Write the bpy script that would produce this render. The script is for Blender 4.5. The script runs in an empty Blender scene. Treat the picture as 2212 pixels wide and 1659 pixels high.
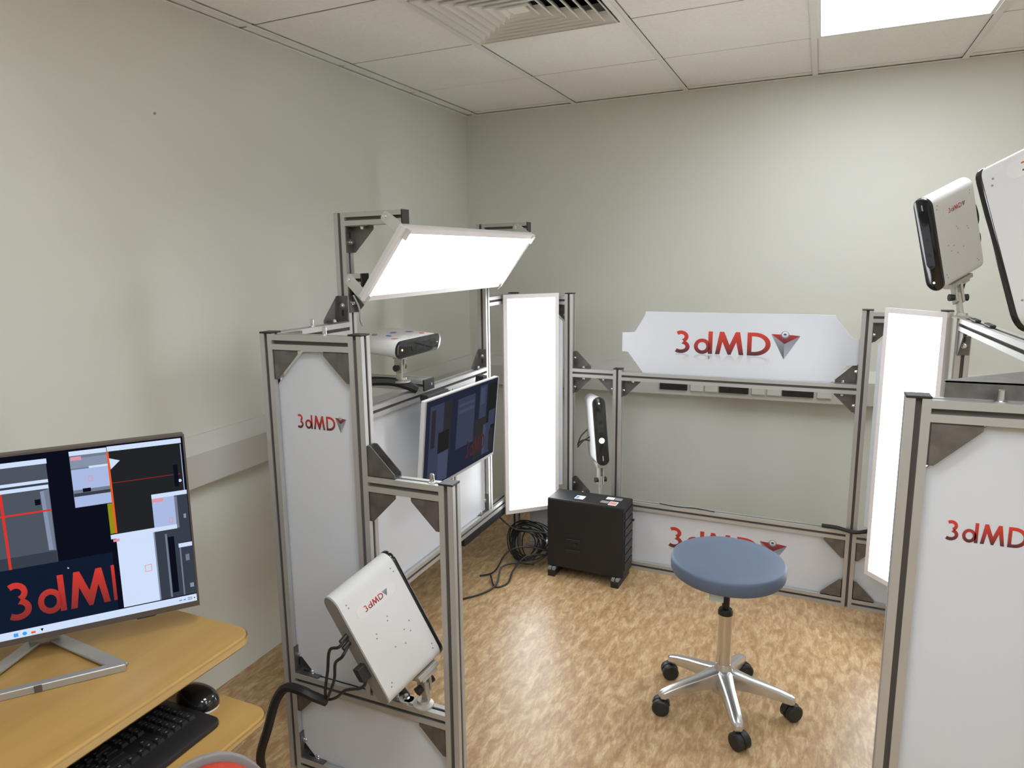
import bpy, bmesh, math, random
from mathutils import Vector, Matrix
random.seed(7)
V = Vector
scene = bpy.context.scene
COL = scene.collection

# ---------------------------------------------------------------- camera, world, exposure
W_PX, F_PX = 2212.0, 1549.07
cam_data = bpy.data.cameras.new('camera')
cam_data.sensor_fit = 'HORIZONTAL'
cam_data.sensor_width = 36.0
cam_data.lens = 36.0 * F_PX / W_PX
cam_data.shift_x = 86.49 / W_PX
cam_data.shift_y = 5.93 / W_PX
cam_data.clip_start = 0.02
cam = bpy.data.objects.new('camera', cam_data)
COL.objects.link(cam)
yaw, pitch, roll = -0.4507, -0.1764, -0.0210
fw = V((math.sin(yaw) * math.cos(pitch), math.cos(yaw) * math.cos(pitch), math.sin(pitch)))
r0 = V((math.cos(yaw), -math.sin(yaw), 0))
u0 = r0.cross(fw)
rt = r0 * math.cos(roll) + u0 * math.sin(roll)
up = -r0 * math.sin(roll) + u0 * math.cos(roll)
CAM = V((1.9489, -4.0166, 1.5671))
m = Matrix((rt, up, -fw)).transposed().to_4x4()
m.translation = CAM
cam.matrix_world = m
scene.camera = cam

world = bpy.data.worlds.new('world')
scene.world = world
world.use_nodes = True
world.node_tree.nodes['Background'].inputs[0].default_value = (0.8, 0.85, 0.9, 1)
world.node_tree.nodes['Background'].inputs[1].default_value = 0.02

vs = scene.view_settings
vs.view_transform = 'Standard'
vs.look = 'None'
vs.gamma = 1.0
vs.use_curve_mapping = False
vs.exposure = 1.55
CEIL_LIGHT = 5.6      # emission of the ceiling light panels
RIG_LIGHT = 2.6        # emission of the rig's LED panels

# ---------------------------------------------------------------- materials
MATS = {}
def mat(name, color=(.8, .8, .8), rough=.5, metal=0., noise=None, bump=None, emit=None, trans=0., coat=0., spec=None, alpha=1.):
    """Principled material; noise=(scale, amount, stretch) varies the colour, bump=(scale, strength)."""
    if name in MATS: return MATS[name]
    mt = bpy.data.materials.new(name); mt.use_nodes = True
    nt = mt.node_tree; b = nt.nodes['Principled BSDF']
    b.inputs['Base Color'].default_value = (*color, 1)
    b.inputs['Roughness'].default_value = rough
    b.inputs['Metallic'].default_value = metal
    if spec is not None: b.inputs['Specular IOR Level'].default_value = spec
    if trans: b.inputs['Transmission Weight'].default_value = trans
    if coat: b.inputs['Coat Weight'].default_value = coat; b.inputs['Coat Roughness'].default_value = .08
    if alpha < 1: b.inputs['Alpha'].default_value = alpha
    if emit:
        b.inputs['Emission Color'].default_value = (*emit[0], 1); b.inputs['Emission Strength'].default_value = emit[1]
    if noise or bump:
        tc = nt.nodes.new('ShaderNodeTexCoord')
    if noise:
        sc, amt, st = noise
        mp = nt.nodes.new('ShaderNodeMapping'); mp.inputs['Scale'].default_value = st
        nz = nt.nodes.new('ShaderNodeTexNoise'); nz.inputs['Scale'].default_value = sc; nz.inputs['Detail'].default_value = 5
        nt.links.new(tc.outputs['Object'], mp.inputs['Vector']); nt.links.new(mp.outputs[0], nz.inputs['Vector'])
        rp = nt.nodes.new('ShaderNodeValToRGB')
        lo = [max(0, c * (1 - amt)) for c in color]; hi = [min(1, c * (1 + amt)) for c in color]
        rp.color_ramp.elements[0].position = .3; rp.color_ramp.elements[1].position = .7
        rp.color_ramp.elements[0].color = (*lo, 1); rp.color_ramp.elements[1].color = (*hi, 1)
        nt.links.new(nz.outputs['Fac'], rp.inputs[0]); nt.links.new(rp.outputs[0], b.inputs['Base Color'])
    if bump:
        n2 = nt.nodes.new('ShaderNodeTexNoise'); n2.inputs['Scale'].default_value = bump[0]; n2.inputs['Detail'].default_value = 3
        bp = nt.nodes.new('ShaderNodeBump'); bp.inputs['Strength'].default_value = bump[1]; bp.inputs['Distance'].default_value = .002
        nt.links.new(tc.outputs['Object'], n2.inputs['Vector']); nt.links.new(n2.outputs['Fac'], bp.inputs['Height'])
        nt.links.new(bp.outputs[0], b.inputs['Normal'])
    MATS[name] = mt
    return mt

def emission(name, color, strength):
    if name in MATS: return MATS[name]
    mt = bpy.data.materials.new(name); mt.use_nodes = True
    nt = mt.node_tree; nt.nodes.clear()
    e = nt.nodes.new('ShaderNodeEmission'); o = nt.nodes.new('ShaderNodeOutputMaterial')
    e.inputs[0].default_value = (*color, 1); e.inputs[1].default_value = strength
    nt.links.new(e.outputs[0], o.inputs[0]); MATS[name] = mt
    return mt

WALL = mat('wall_paint', (.70, .70, .63), .6, noise=(1.2, .02, (1, 1, 1)), bump=(180, .12))
CEIL = mat('ceiling_tile', (.92, .91, .87), .85, noise=(60, .03, (1, 1, 1)), bump=(260, .25))
TBAR = mat('ceiling_bar', (.84, .835, .80), .5)
JOINT_SHADE = mat('joint_shade_grey', (.16, .15, .14), .6)  # dark tone paints the shadow gap between tile rows
GAP = mat('ceiling_void', (.05, .05, .045), .9)
TRUNK = mat('trunking_plastic', (.60, .585, .545), .4)
ALU = mat('anodised_aluminium', (.50, .495, .475), .42, .5, noise=(6, .04, (1, 1, 1)))
SLOT = mat('slot_shade', (.15, .13, .115), .6)  # shade inside the open profile grooves, put into the colour
ZINC = mat('zinc_bracket', (.175, .165, .155), .46, .7, noise=(35, .18, (1, 1, 1)))
BOLT = mat('bright_bolt', (.70, .72, .74), .2, 1.)
BLKP = mat('black_plastic', (.018, .016, .017), .45)
BLKM = mat('black_metal', (.012, .012, .013), .5, 0., bump=(300, .1))
BOARD = mat('white_board', (.64, .66, .70), .38, noise=(2, .015, (1, 1, 1)))
LEDFR = mat('led_frame', (.80, .76, .75), .4)
LEDBK = mat('led_back', (.72, .71, .69), .5)
HOUS = mat('camera_housing', (.67, .67, .66), .42, noise=(3, .015, (1, 1, 1)), bump=(500, .05))
GLOSSB = mat('gloss_black', (.010, .010, .011), .12, coat=.4)
GLASS = mat('dark_glass', (.02, .022, .025), .04, spec=.8)
GREYM = mat('mount_metal', (.50, .48, .43), .4, .5)
CHROME = mat('chrome', (.66, .655, .64), .12, 1.)
POLISH = mat('polished_aluminium', (.66, .66, .65), .24, .85)
SEAT = mat('seat_vinyl', (.112, .150, .222), .55, noise=(5, .04, (1, 1, 1)), bump=(420, .25))
RUBBER = mat('caster_rubber', (.02, .02, .019), .5)
CABLE = mat('cable_black', (.012, .012, .012), .5)
CABLEG = mat('cable_grey', (.32, .32, .31), .5)
WHITEP = mat('white_plastic', (.72, .72, .69), .4)
GREYP = mat('grey_plastic', (.30, .29, .28), .5)
BEZEL = mat('monitor_bezel', (.085, .068, .058), .45)
SILVER = mat('silver_stand', (.42, .41, .385), .4, .55)
REDF = mat('red_fabric', (.42, .03, .010), .7, noise=(300, .12, (1, 1, 1)), bump=(600, .3))
KEY = mat('key_black', (.012, .012, .013), .5)
KEYMARK = mat('key_mark', (.16, .16, .15), .6)
GRAYTXT = mat('print_grey', (.45, .45, .46), .5)
PAPER = mat('label_paper', (.80, .80, .78), .5)
PBLUE = mat('label_blue', (.10, .22, .50), .5)
PRED = mat('label_red', (.70, .25, .22), .5)
PPINK = mat('label_pink', (.62, .16, .26), .5)
PVIO = mat('label_violet', (.20, .16, .42), .5)
PGREY = mat('label_grey', (.25, .25, .25), .5)
SHELFG = mat('desk_leg_grey', (.33, .29, .27), .5, .2)

def wood_mat(name, c1, c2):
    mt = bpy.data.materials.new(name); mt.use_nodes = True; nt = mt.node_tree; b = nt.nodes['Principled BSDF']
    tc = nt.nodes.new('ShaderNodeTexCoord'); mp = nt.nodes.new('ShaderNodeMapping'); mp.inputs['Scale'].default_value = (9, 1.1, 9)
    nz = nt.nodes.new('ShaderNodeTexNoise'); nz.inputs['Scale'].default_value = 2.2; nz.inputs['Detail'].default_value = 6; nz.inputs['Distortion'].default_value = .6
    rp = nt.nodes.new('ShaderNodeValToRGB'); rp.color_ramp.elements[0].color = (*c1, 1); rp.color_ramp.elements[1].color = (*c2, 1)
    rp.color_ramp.elements[0].position = .3; rp.color_ramp.elements[1].position = .72
    nt.links.new(tc.outputs['Object'], mp.inputs[0]); nt.links.new(mp.outputs[0], nz.inputs['Vector']); nt.links.new(nz.outputs['Fac'], rp.inputs[0])
    nt.links.new(rp.outputs[0], b.inputs['Base Color']); b.inputs['Roughness'].default_value = .42
    return mt
WOOD = wood_mat('beech_laminate', (.385, .225, .064), (.46, .28, .086))
WOODE = wood_mat('beech_edge', (.52, .34, .135), (.57, .385, .16))

def floor_mat():
    mt = bpy.data.materials.new('marbled_vinyl'); mt.use_nodes = True; nt = mt.node_tree; b = nt.nodes['Principled BSDF']
    tc = nt.nodes.new('ShaderNodeTexCoord')
    def noise(scale, st, det, dist, rot=0.):
        mp = nt.nodes.new('ShaderNodeMapping'); mp.inputs['Scale'].default_value = st; mp.inputs['Rotation'].default_value = (0, 0, rot)
        nz = nt.nodes.new('ShaderNodeTexNoise'); nz.inputs['Scale'].default_value = scale; nz.inputs['Detail'].default_value = det
        nz.inputs['Distortion'].default_value = dist; nz.inputs['Roughness'].default_value = .6
        nt.links.new(tc.outputs['Object'], mp.inputs[0]); nt.links.new(mp.outputs[0], nz.inputs['Vector'])
        return nz
    a = noise(21., (1.7, .55, 1), 9, .7, .35)
    c = noise(58., (1.8, .5, 1), 6, .8, .5)
    r1 = nt.nodes.new('ShaderNodeValToRGB'); e = r1.color_ramp.elements
    e[0].position = .36; e[0].color = (.375, .225, .105, 1); e[1].position = .64; e[1].color = (.60, .435, .25, 1)
    k = e.new(.5); k.color = (.48, .315, .16, 1)
    r2 = nt.nodes.new('ShaderNodeValToRGB'); f = r2.color_ramp.elements
    f[0].position = .42; f[0].color = (.82, .80, .76, 1); f[1].position = .62; f[1].color = (1.1, 1.1, 1.1, 1)
    mx = nt.nodes.new('ShaderNodeMix'); mx.data_type = 'RGBA'; mx.blend_type = 'MULTIPLY'; mx.inputs['Factor'].default_value = .8
    nt.links.new(a.outputs['Fac'], r1.inputs[0]); nt.links.new(c.outputs['Fac'], r2.inputs[0])
    nt.links.new(r1.outputs[0], mx.inputs['A']); nt.links.new(r2.outputs[0], mx.inputs['B'])
    nt.links.new(mx.outputs['Result'], b.inputs['Base Color'])
    b.inputs['Roughness'].default_value = .36
    return mt
FLOOR = floor_mat()

def ramp_attr(name, stops, rough=.45):
    """Printed ink whose colour runs along the stored 'grad' value (0 bottom .. 1 top)."""
    mt = bpy.data.materials.new(name); mt.use_nodes = True; nt = mt.node_tree; b = nt.nodes['Principled BSDF']
    at = nt.nodes.new('ShaderNodeAttribute'); at.attribute_name = 'grad'
    rp = nt.nodes.new('ShaderNodeValToRGB'); els = rp.color_ramp.elements
    els[0].position, els[0].color = stops[0][0], (*stops[0][1], 1)
    els[1].position, els[1].color = stops[-1][0], (*stops[-1][1], 1)
    for p, c in stops[1:-1]:
        k = els.new(p); k.color = (*c, 1)
    nt.links.new(at.outputs['Fac'], rp.inputs[0]); nt.links.new(rp.outputs[0], b.inputs['Base Color']); b.inputs['Roughness'].default_value = rough
    return mt
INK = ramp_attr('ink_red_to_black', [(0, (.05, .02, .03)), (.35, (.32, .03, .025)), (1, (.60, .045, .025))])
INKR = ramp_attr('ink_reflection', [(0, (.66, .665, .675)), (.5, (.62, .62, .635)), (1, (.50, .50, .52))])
EMB_RED = ramp_attr('emblem_red', [(0, (.06, .02, .03)), (1, (.42, .03, .03))])
EMB_L = ramp_attr('emblem_left_face', [(0, (.08, .085, .10)), (1, (.30, .31, .34))])
EMB_R = ramp_attr('emblem_right_face', [(0, (.36, .38, .42)), (1, (.20, .21, .25))])
EMB_BALL = ramp_attr('emblem_shine', [(0, (.30, .31, .36)), (.5, (.62, .64, .68)), (1, (.80, .80, .82))])
EMB_RIM = ramp_attr('emblem_ball', [(0, (.10, .11, .14)), (1, (.24, .25, .28))])
EMB_DARK = ramp_attr('emblem_spot', [(0, (.05, .06, .10)), (1, (.10, .11, .15))])

# ---------------------------------------------------------------- mesh helpers
class MB:
    def __init__(s): s.v = []; s.f = []; s.mi = []; s.g = []; s.cm = 0
    def add(s, vs, fs, grad=None):
        o = len(s.v); s.v += [V(p) for p in vs]; s.g += (grad if grad else [0.] * len(vs))
        for f in fs: s.f.append([o + i for i in f]); s.mi.append(s.cm)
        return s
    def mat(s, i): s.cm = i; return s
    def box(s, lo, hi, M=None):
        x0, y0, z0 = lo; x1, y1, z1 = hi
        vs = [V(p) for p in ((x0, y0, z0), (x1, y0, z0), (x1, y1, z0), (x0, y1, z0), (x0, y0, z1), (x1, y0, z1), (x1, y1, z1), (x0, y1, z1))]
        if M: vs = [M @ p for p in vs]
        return s.add(vs, [(3, 2, 1, 0), (4, 5, 6, 7), (0, 1, 5, 4), (1, 2, 6, 5), (2, 3, 7, 6), (3, 0, 4, 7)])
    def prism(s, pts, z0, z1, M=None, caps=True):
        n = len(pts)
        vs = [V((x, y, z0)) for x, y in pts] + [V((x, y, z1)) for x, y in pts]
        if M: vs = [M @ p for p in vs]
        fs = [(i, (i + 1) % n, n + (i + 1) % n, n + i) for i in range(n)]
        if caps: fs += [tuple(reversed(range(n))), tuple(range(n, 2 * n))]
        return s.add(vs, fs)
    def lathe(s, prof, n=24, M=None):
        vs = []; fs = []
        for r, z in prof:
            for k in range(n):
                a = 2 * math.pi * k / n; vs.append(V((r * math.cos(a), r * math.sin(a), z)))
        for j in range(len(prof) - 1):
            for k in range(n):
                a, b = j * n + k, j * n + (k + 1) % n
                fs.append((a, b, b + n, a + n))
        fs.append(tuple(reversed(range(n)))); fs.append(tuple(range((len(prof) - 1) * n, len(prof) * n)))
        if M: vs = [M @ p for p in vs]
        return s.add(vs, fs)
    def cyl(s, p0, p1, r, n=16, r1=None):
        p0, p1 = V(p0), V(p1); d = p1 - p0
        M = Matrix.Translation(p0) @ d.to_track_quat('Z', 'Y').to_matrix().to_4x4()
        return s.lathe([(r, 0), (r if r1 is None else r1, d.length)], n, M)
    def tube(s, path, r, n=8, sub=4):
        P = smooth_path([V(p) for p in path], sub); rings = []; prev = None
        for i, p in enumerate(P):
            t = (P[min(i + 1, len(P) - 1)] - P[max(i - 1, 0)]).normalized()
            if prev is None:
                a = t.orthogonal().normalized()
            else:
                a = (prev - t * prev.dot(t)).normalized()
            prev = a; b = t.cross(a)
            rings.append([p + (a * math.cos(2 * math.pi * k / n) + b * math.sin(2 * math.pi * k / n)) * r for k in range(n)])
        vs = [q for rg in rings for q in rg]; fs = []
        for i in range(len(P) - 1):
            for k in range(n):
                a, b = i * n + k, i * n + (k + 1) % n
                fs.append((a, b, b + n, a + n))
        fs.append(tuple(reversed(range(n)))); fs.append(tuple(range(len(vs) - n, len(vs))))
        return s.add(vs, fs)

def smooth_path(P, sub):
    if len(P) < 3 or sub < 2: return P
    out = []
    for i in range(len(P) - 1):
        p0, p1, p2, p3 = P[max(i - 1, 0)], P[i], P[i + 1], P[min(i + 2, len(P) - 1)]
        for k in range(sub):
            t = k / sub
            out.append(.5 * ((2 * p1) + (p2 - p0) * t + (2 * p0 - 5 * p1 + 4 * p2 - p3) * t * t + (3 * p1 - p0 - 3 * p2 + p3) * t ** 3))
    out.append(P[-1]); return out

MW = {}
def tag(o, label=None, cat=None, group=None, kind=None):
    if label: o['label'] = label
    if cat: o['category'] = cat
    if group: o['group'] = group
    if kind: o['kind'] = kind
    return o
def thing(name, label, cat, loc=(0, 0, 0), rz=0., group=None, kind=None):
    o = bpy.data.objects.new(name, None); COL.objects.link(o)
    o.empty_display_size = .05
    M = Matrix.Translation(V(loc)) @ Matrix.Rotation(rz, 4, 'Z')
    o.matrix_world = M; MW[o.name] = M
    return tag(o, label, cat, group, kind)
def build(mb, name, mats, parent=None, bevel=0., smooth=False, origin=None, local=False, segs=2):
    """Vertices are world coordinates unless local; parts share their thing's frame."""
    if not isinstance(mats, (list, tuple)): mats = [mats]
    M = MW[parent.name] if parent else (Matrix.Translation(V(origin)) if origin else Matrix.Identity(4))
    inv = M.inverted()
    me = bpy.data.meshes.new(name)
    me.from_pydata([p if local else inv @ p for p in mb.v], [], mb.f)
    for mm in mats: me.materials.append(mm)
    me.polygons.foreach_set('material_index', mb.mi)
    if any(mb.g):
        at = me.attributes.new('grad', 'FLOAT', 'POINT'); at.data.foreach_set('value', mb.g)
    bm = bmesh.new(); bm.from_mesh(me); bmesh.ops.recalc_face_normals(bm, faces=bm.faces)
    if bevel: bmesh.ops.bevel(bm, geom=[e for e in bm.edges if e.is_manifold and e.calc_face_angle(0) > .5], offset=bevel, segments=segs, affect='EDGES', profile=.5)
    bm.to_mesh(me); bm.free()
    if smooth:
        me.polygons.foreach_set('use_smooth', [True] * len(me.polygons))
        try: me.set_sharp_from_angle(angle=math.radians(38))
        except Exception: pass
    o = bpy.data.objects.new(name, me); COL.objects.link(o)
    if parent: o.parent = parent
    elif origin: o.location = V(origin)
    MW[o.name] = M
    return o
def inst(me, name, parent, Mworld):
    """An object that shares a mesh, placed by a world matrix."""
    o = bpy.data.objects.new(name, me); COL.objects.link(o); o.parent = parent
    o.matrix_local = MW[parent.name].inverted() @ Mworld; MW[o.name] = Mworld
    return o
def axes(o, x, y, z=None):
    x, y = V(x).normalized(), V(y)
    y = (y - x * x.dot(y)).normalized()
    z = x.cross(y)
    M = Matrix((x, y, z)).transposed().to_4x4(); M.translation = V(o)
    return M

# ---------------------------------------------------------------- the room
H = 2.396
XR, YR = 4.60, -6.2
def slab(name, lo, hi, m, kind='structure'):
    o = build(MB().box(lo, hi), name, m); o['kind'] = kind; return o
floor = slab('floor', (-.1, YR - .1, -.1), (XR + .1, .1, 0), FLOOR)
wall_left = slab('wall_left', (-.1, YR, 0), (0, 0, H + .25), WALL)
wall_back = slab('wall_back', (-.1, 0, 0), (XR + .1, .1, H + .25), WALL)
wall_right = slab('wall_right', (XR, YR, 0), (XR + .1, 0, H + .25), WALL)
wall_rear = slab('wall_rear', (-.1, YR - .1, 0), (XR + .1, YR, H + .25), WALL)
ceiling = slab('ceiling', (-.1, YR - .1, H + .20), (XR + .1, .1, H + .25), GAP)

GX = [0.0727 + .6 * i for i in range(8) if .0727 + .6 * i < XR]
GY = [-.0727 - .6 * i for i in range(11) if -.0727 - .6 * i > YR]
XS = [0] + GX + [XR]; YS = [0] + GY + [YR]
VENT = (2, 3)                                  # grid cells that hold the diffuser / light panels (indices in XS, YS)
LIGHTS = [(4, 2), (7, 5), (7, 8), (3, 8), (5, 7), (3, 6)]  # panels after the first are out of view, added to brighten front-facing surfaces
tile_meshes = {}
for i in range(len(XS) - 1):
    for j in range(len(YS) - 1):
        if (i, j) == VENT or (i, j) in LIGHTS: continue
        w, d = round(XS[i + 1] - XS[i], 3), round(YS[j] - YS[j + 1], 3)
        if (w, d) not in tile_meshes:
            a, b = w / 2 - .0112, d / 2 - .0046
            t = build(MB().box((-a, -b, 0), (a, b, .015)), 'ceiling_tile', CEIL, bevel=.0015, local=True, segs=1)
            tile_meshes[(w, d)] = t.data; bpy.data.objects.remove(t)
        inst(tile_meshes[(w, d)], 'ceiling_tile', ceiling, Matrix.Translation(((XS[i] + XS[i + 1]) / 2, (YS[j] + YS[j + 1]) / 2, H + .006 + random.uniform(0, .0012))))
for x in GX:
    build(MB().box((x - .012, YR, H), (x + .012, 0, H + .0025)).box((x - .0012, YR, H + .0025), (x + .0012, 0, H + .035)), 'grid_bar', TBAR, ceiling)
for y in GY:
    build(MB().box((0, y - .0055, H + .0085), (XR, y + .0055, H + .012)).box((0, y - .0012, H + .012), (XR, y + .0012, H + .035)), 'joint_shade_bar', JOINT_SHADE, ceiling)  # bar coloured as the shadow line along each tile joint
tr = build(MB().box((0, -.022, H - .001), (XR, 0, H + .002)), 'trim_1', TBAR); tr['kind'] = 'structure'
tr = build(MB().box((0, YR, H - .001), (.022, -.022, H + .002)), 'trim_2', TBAR); tr['kind'] = 'structure'

# ceiling lights: the first is in view, the rest are added unseen fill
DIFF = emission('lamp_diffuser', (.93, .99, 1.06), CEIL_LIGHT)
light_labels = ['bright square light panel set in the ceiling tiles above the rig',
                'unseen fill light panel added in the ceiling by the right wall, nearer the back wall', 'unseen fill light panel added in the ceiling by the right wall, further from the back wall', 'unseen fill light panel added in the ceiling behind the desk side of the room', 'unseen fill light panel added above the middle of the room', 'unseen fill light panel added above the aisle between desk and right tower']
for (i, j), lb in zip(LIGHTS, light_labels):
    x0, x1, y0, y1 = XS[i] + .004, XS[i + 1] - .004, YS[j + 1] + .004, YS[j] - .004
    t = thing('ceiling_or_added_light', lb, 'light', ((x0 + x1) / 2, (y0 + y1) / 2, H), group='ceiling light panels')
    fr = MB()
    for lo, hi in (((x0, y0), (x0 + .022, y1)), ((x1 - .022, y0), (x1, y1)), ((x0 + .022, y0), (x1 - .022, y0 + .022)), ((x0 + .022, y1 - .022), (x1 - .022, y1))):
        fr.box((*lo, H + .0026), (*hi, H + .03))
    build(fr, 'frame', TBAR, t)
    build(MB().box((x0 + .022, y0 + .022, H + .006), (x1 - .022, y1 - .022, H + .012)), 'diffuser', DIFF, t)
    build(MB().box((x0, y0, H + .03), (x1, y1, H + .06)), 'housing', LEDBK, t)

# four-way air diffuser
i, j = VENT
vx, vy = (XS[i] + XS[i + 1]) / 2, (YS[j] + YS[j + 1]) / 2
VENTM = mat('vent_white', (.88, .875, .83), .4)
t = thing('air_diffuser', 'square white louvred air vent set in the ceiling tiles', 'air vent', (vx, vy, H))
def sqring(mb, h0, z0, h1, z1, th=.0015):
    for s in range(4):
        R = Matrix.Translation((vx, vy, 0)) @ Matrix.Rotation(math.pi / 2 * s, 4, 'Z')
        pts = [(-h0, -h0, z0), (h0, -h0, z0), (h1, -h1, z1), (-h1, -h1, z1)]
        q = [R @ V(p) for p in pts]; nrm = (q[1] - q[0]).cross(q[2] - q[0]).normalized() * th
        mb.add(q + [p + nrm for p in q], [(0, 1, 2, 3), (7, 6, 5, 4), (0, 4, 5, 1), (1, 5, 6, 2), (2, 6, 7, 3), (3, 7, 4, 0)])
fr = MB(); sqring(fr, .297, H - .002, .280, H - .006); sqring(fr, .280, H - .006, .276, H + .07)
build(fr, 'frame', VENTM, t)
for k in range(7):
    ho = .270 - .036 * k
    mb = MB(); sqring(mb, ho, H - .004, ho - .026, H + .030); sqring(mb, ho, H - .009, ho, H - .004, .0022)
    build(mb, 'louvre_ring', VENTM, t)
build(MB().box((vx - .03, vy - .03, H + .0), (vx + .03, vy + .03, H + .004)), 'centre_plate', VENTM, t)
build(MB().box((vx - .29, vy - .29, H + .10), (vx + .29, vy + .29, H + .11)), 'duct_plate', GAP, t)

# dado trunking along left and back walls with sockets
prof = [(0, .978), (.012, .978), (.052, .930), (.055, .925), (.055, .812), (.050, .806), (0, .806)]
Ml = axes((0, -.0, 0), (1, 0, 0), (0, 0, 1))          # z axis = -Y
mb = MB().prism(prof, 0.0, -YR, Ml)
t_left = tag(build(mb, 'wall_trunking', TRUNK, origin=(0, -3, .89)), 'pale dado trunking running along the left wall', 'trunking', 'wall trunking')
Mb = axes((0, 0, 0), (0, -1, 0), (0, 0, 1))           # z axis = -X
mb = MB().prism(prof, -XR, -.055, Mb)
tb = thing('wall_trunking', 'pale dado trunking along the back wall with black sockets', 'trunking', (2, 0, .8), group='wall trunking')
build(mb, 'channel', TRUNK, tb)
def plate(x0, x1, m, z0=.838, z1=.915, name='socket_plate'):
    o = build(MB().box((x0, -.063, z0), (x1, -.055, z1)), name, m, tb, bevel=.002)
    if m is BLKP:
        for cx in (x0 + (x1 - x0) * .27, x0 + (x1 - x0) * .73):
            build(MB().box((cx - .012, -.066, .885), (cx + .012, -.063, .905)), 'switch', BLKM, o)
            for dx, dz in ((0, .035), (-.011, .018), (.011, .018)):
                build(MB().box((cx + dx - .003, -.0634, .838 + dz - .004), (cx + dx + .003, -.063, .838 + dz + .004)), 'pin_slot', GLOSSB, o)
for x in (1.186, 1.498, 1.807, .36, 2.6): plate(x, x + .147, BLKP)
for x in (1.35, 1.425, 1.66, 1.735, 1.97): plate(x, x + .065, WHITEP)
tag(build(MB().cyl((0.0, -2.277, 2.046), (.003, -2.277, 2.046), .004), 'wall_plug', GREYP, origin=(0, -2.277, 2.046)), 'tiny dark screw plug high on the left wall', 'screw')

# ---------------------------------------------------------------- aluminium profile kit
A = .021
def profile(wx=A, wy=A):
    g, lip, gi, dp = .0054, .0035, .0090, .0130
    P = []
    def side(pa, pb):     # pa -> pb along one side with one (or two) grooves
        pa, pb = V((*pa, 0)), V((*pb, 0)); d = (pb - pa); L = d.length; d.normalize(); inn = V((-d.y, d.x, 0))
        cs = [L / 2] if L < .06 else [L / 4, 3 * L / 4]
        P.append(pa)
        for c in cs:
            for s_, dd in ((-g, 0), (-g, lip), (-gi, lip), (-gi, dp * .8), (-.0045, dp), (.0045, dp), (gi, dp * .8), (gi, lip), (g, lip), (g, 0)):
                P.append(pa + d * (c + s_) + inn * dd)
    side((-wx, -wy), (wx, -wy)); side((wx, -wy), (wx, wy)); side((wx, wy), (-wx, wy)); side((-wx, wy), (-wx, -wy))
    return [(p.x, p.y) for p in P]
PROF = profile(); PROF2 = profile(A, .04)
def beam(frame, p0, p1, side=None, name='beam', prof=PROF):
    p0, p1 = V(p0), V(p1); ax = (p1 - p0).normalized()
    if side is None: side = V((0, 0, 1)) if abs(ax.z) < .5 else V((1, 0, 0))
    x = V(side); x = (x - ax * ax.dot(x)).normalized(); y = ax.cross(x)
    M = Matrix((x, y, ax)).transposed().to_4x4(); M.translation = p0
    mb = MB().prism(prof, 0, (p1 - p0).length, M)
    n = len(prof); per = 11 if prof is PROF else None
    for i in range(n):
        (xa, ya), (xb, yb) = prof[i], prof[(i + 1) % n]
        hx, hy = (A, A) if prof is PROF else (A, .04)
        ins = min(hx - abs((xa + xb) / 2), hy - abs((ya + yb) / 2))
        if ins > .003: mb.mi[i] = 1  # inner groove faces get the painted shade
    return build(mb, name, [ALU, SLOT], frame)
def cap(frame, p, n=(0, 0, 1), side=(1, 0, 0), name='end_cap'):
    M = axes(p, side, V(n).cross(V(side))); a = A + .0006
    return build(MB().box((-a, -a, 0), (a, a, .005), M), name, BLKP, frame, bevel=.0012, segs=1)

def bracket_mesh(L, both):
    mb = MB(); w, th = .018, .0035
    mb.box((0, 0, -w), (L, th, w)).box((0, th, -w), (th, L, w))
    web = [(0, 0), (L, 0), (L, .012), (.012, L), (0, L)]
    mb.prism(web, w - .003, w)
    if both: mb.prism(web, -w, -w + .003)
    else:
        mb.box((L * .28, th, -.006), (L * .52, th + .0012, .006)) if False else None
    o = build(mb, 'bracket', ZINC, local=True); me = o.data; bpy.data.objects.remove(o); return me
BRK = {(.085, False): bracket_mesh(.085, False), (.085, True): bracket_mesh(.085, True), (.235, False): bracket_mesh(.235, False)}
_o = build(MB().lathe([(.0085, 0), (.0085, .0025), (.0065, .003), (.0065, .008), (.005, .0095)], 12), 'bolt', BOLT, smooth=True, local=True); BOLTM = _o.data; bpy.data.objects.remove(_o)
_o = build(MB().box((-.0035, -.010, 0), (.0035, .010, .0008)), 'slot', BLKP, local=True); SLOTM = _o.data; bpy.data.objects.remove(_o)
def bracket(frame, c, d1, d2, both=False, L=.085):
    M = axes(c, d1, d2)
    o = inst(BRK[(L, both)], 'bracket', frame, M)
    t = .0035; q = L * .62
    B1 = M @ Matrix.Translation((q, t, 0)) @ Matrix.Rotation(-math.pi / 2, 4, 'X')
    B2 = M @ Matrix.Translation((t, q, 0)) @ Matrix.Rotation(math.pi / 2, 4, 'Y')
    inst(BOLTM, 'bolt', o, B1); inst(BOLTM, 'bolt', o, B2)
    q = L * .34
    inst(SLOTM, 'slot', o, M @ Matrix.Translation((q, t, 0)) @ Matrix.Rotation(-math.pi / 2, 4, 'X') @ Matrix.Rotation(math.pi / 2, 4, 'Z'))
    inst(SLOTM, 'slot', o, M @ Matrix.Translation((t, q, 0)) @ Matrix.Rotation(math.pi / 2, 4, 'Y'))
    return o

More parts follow.
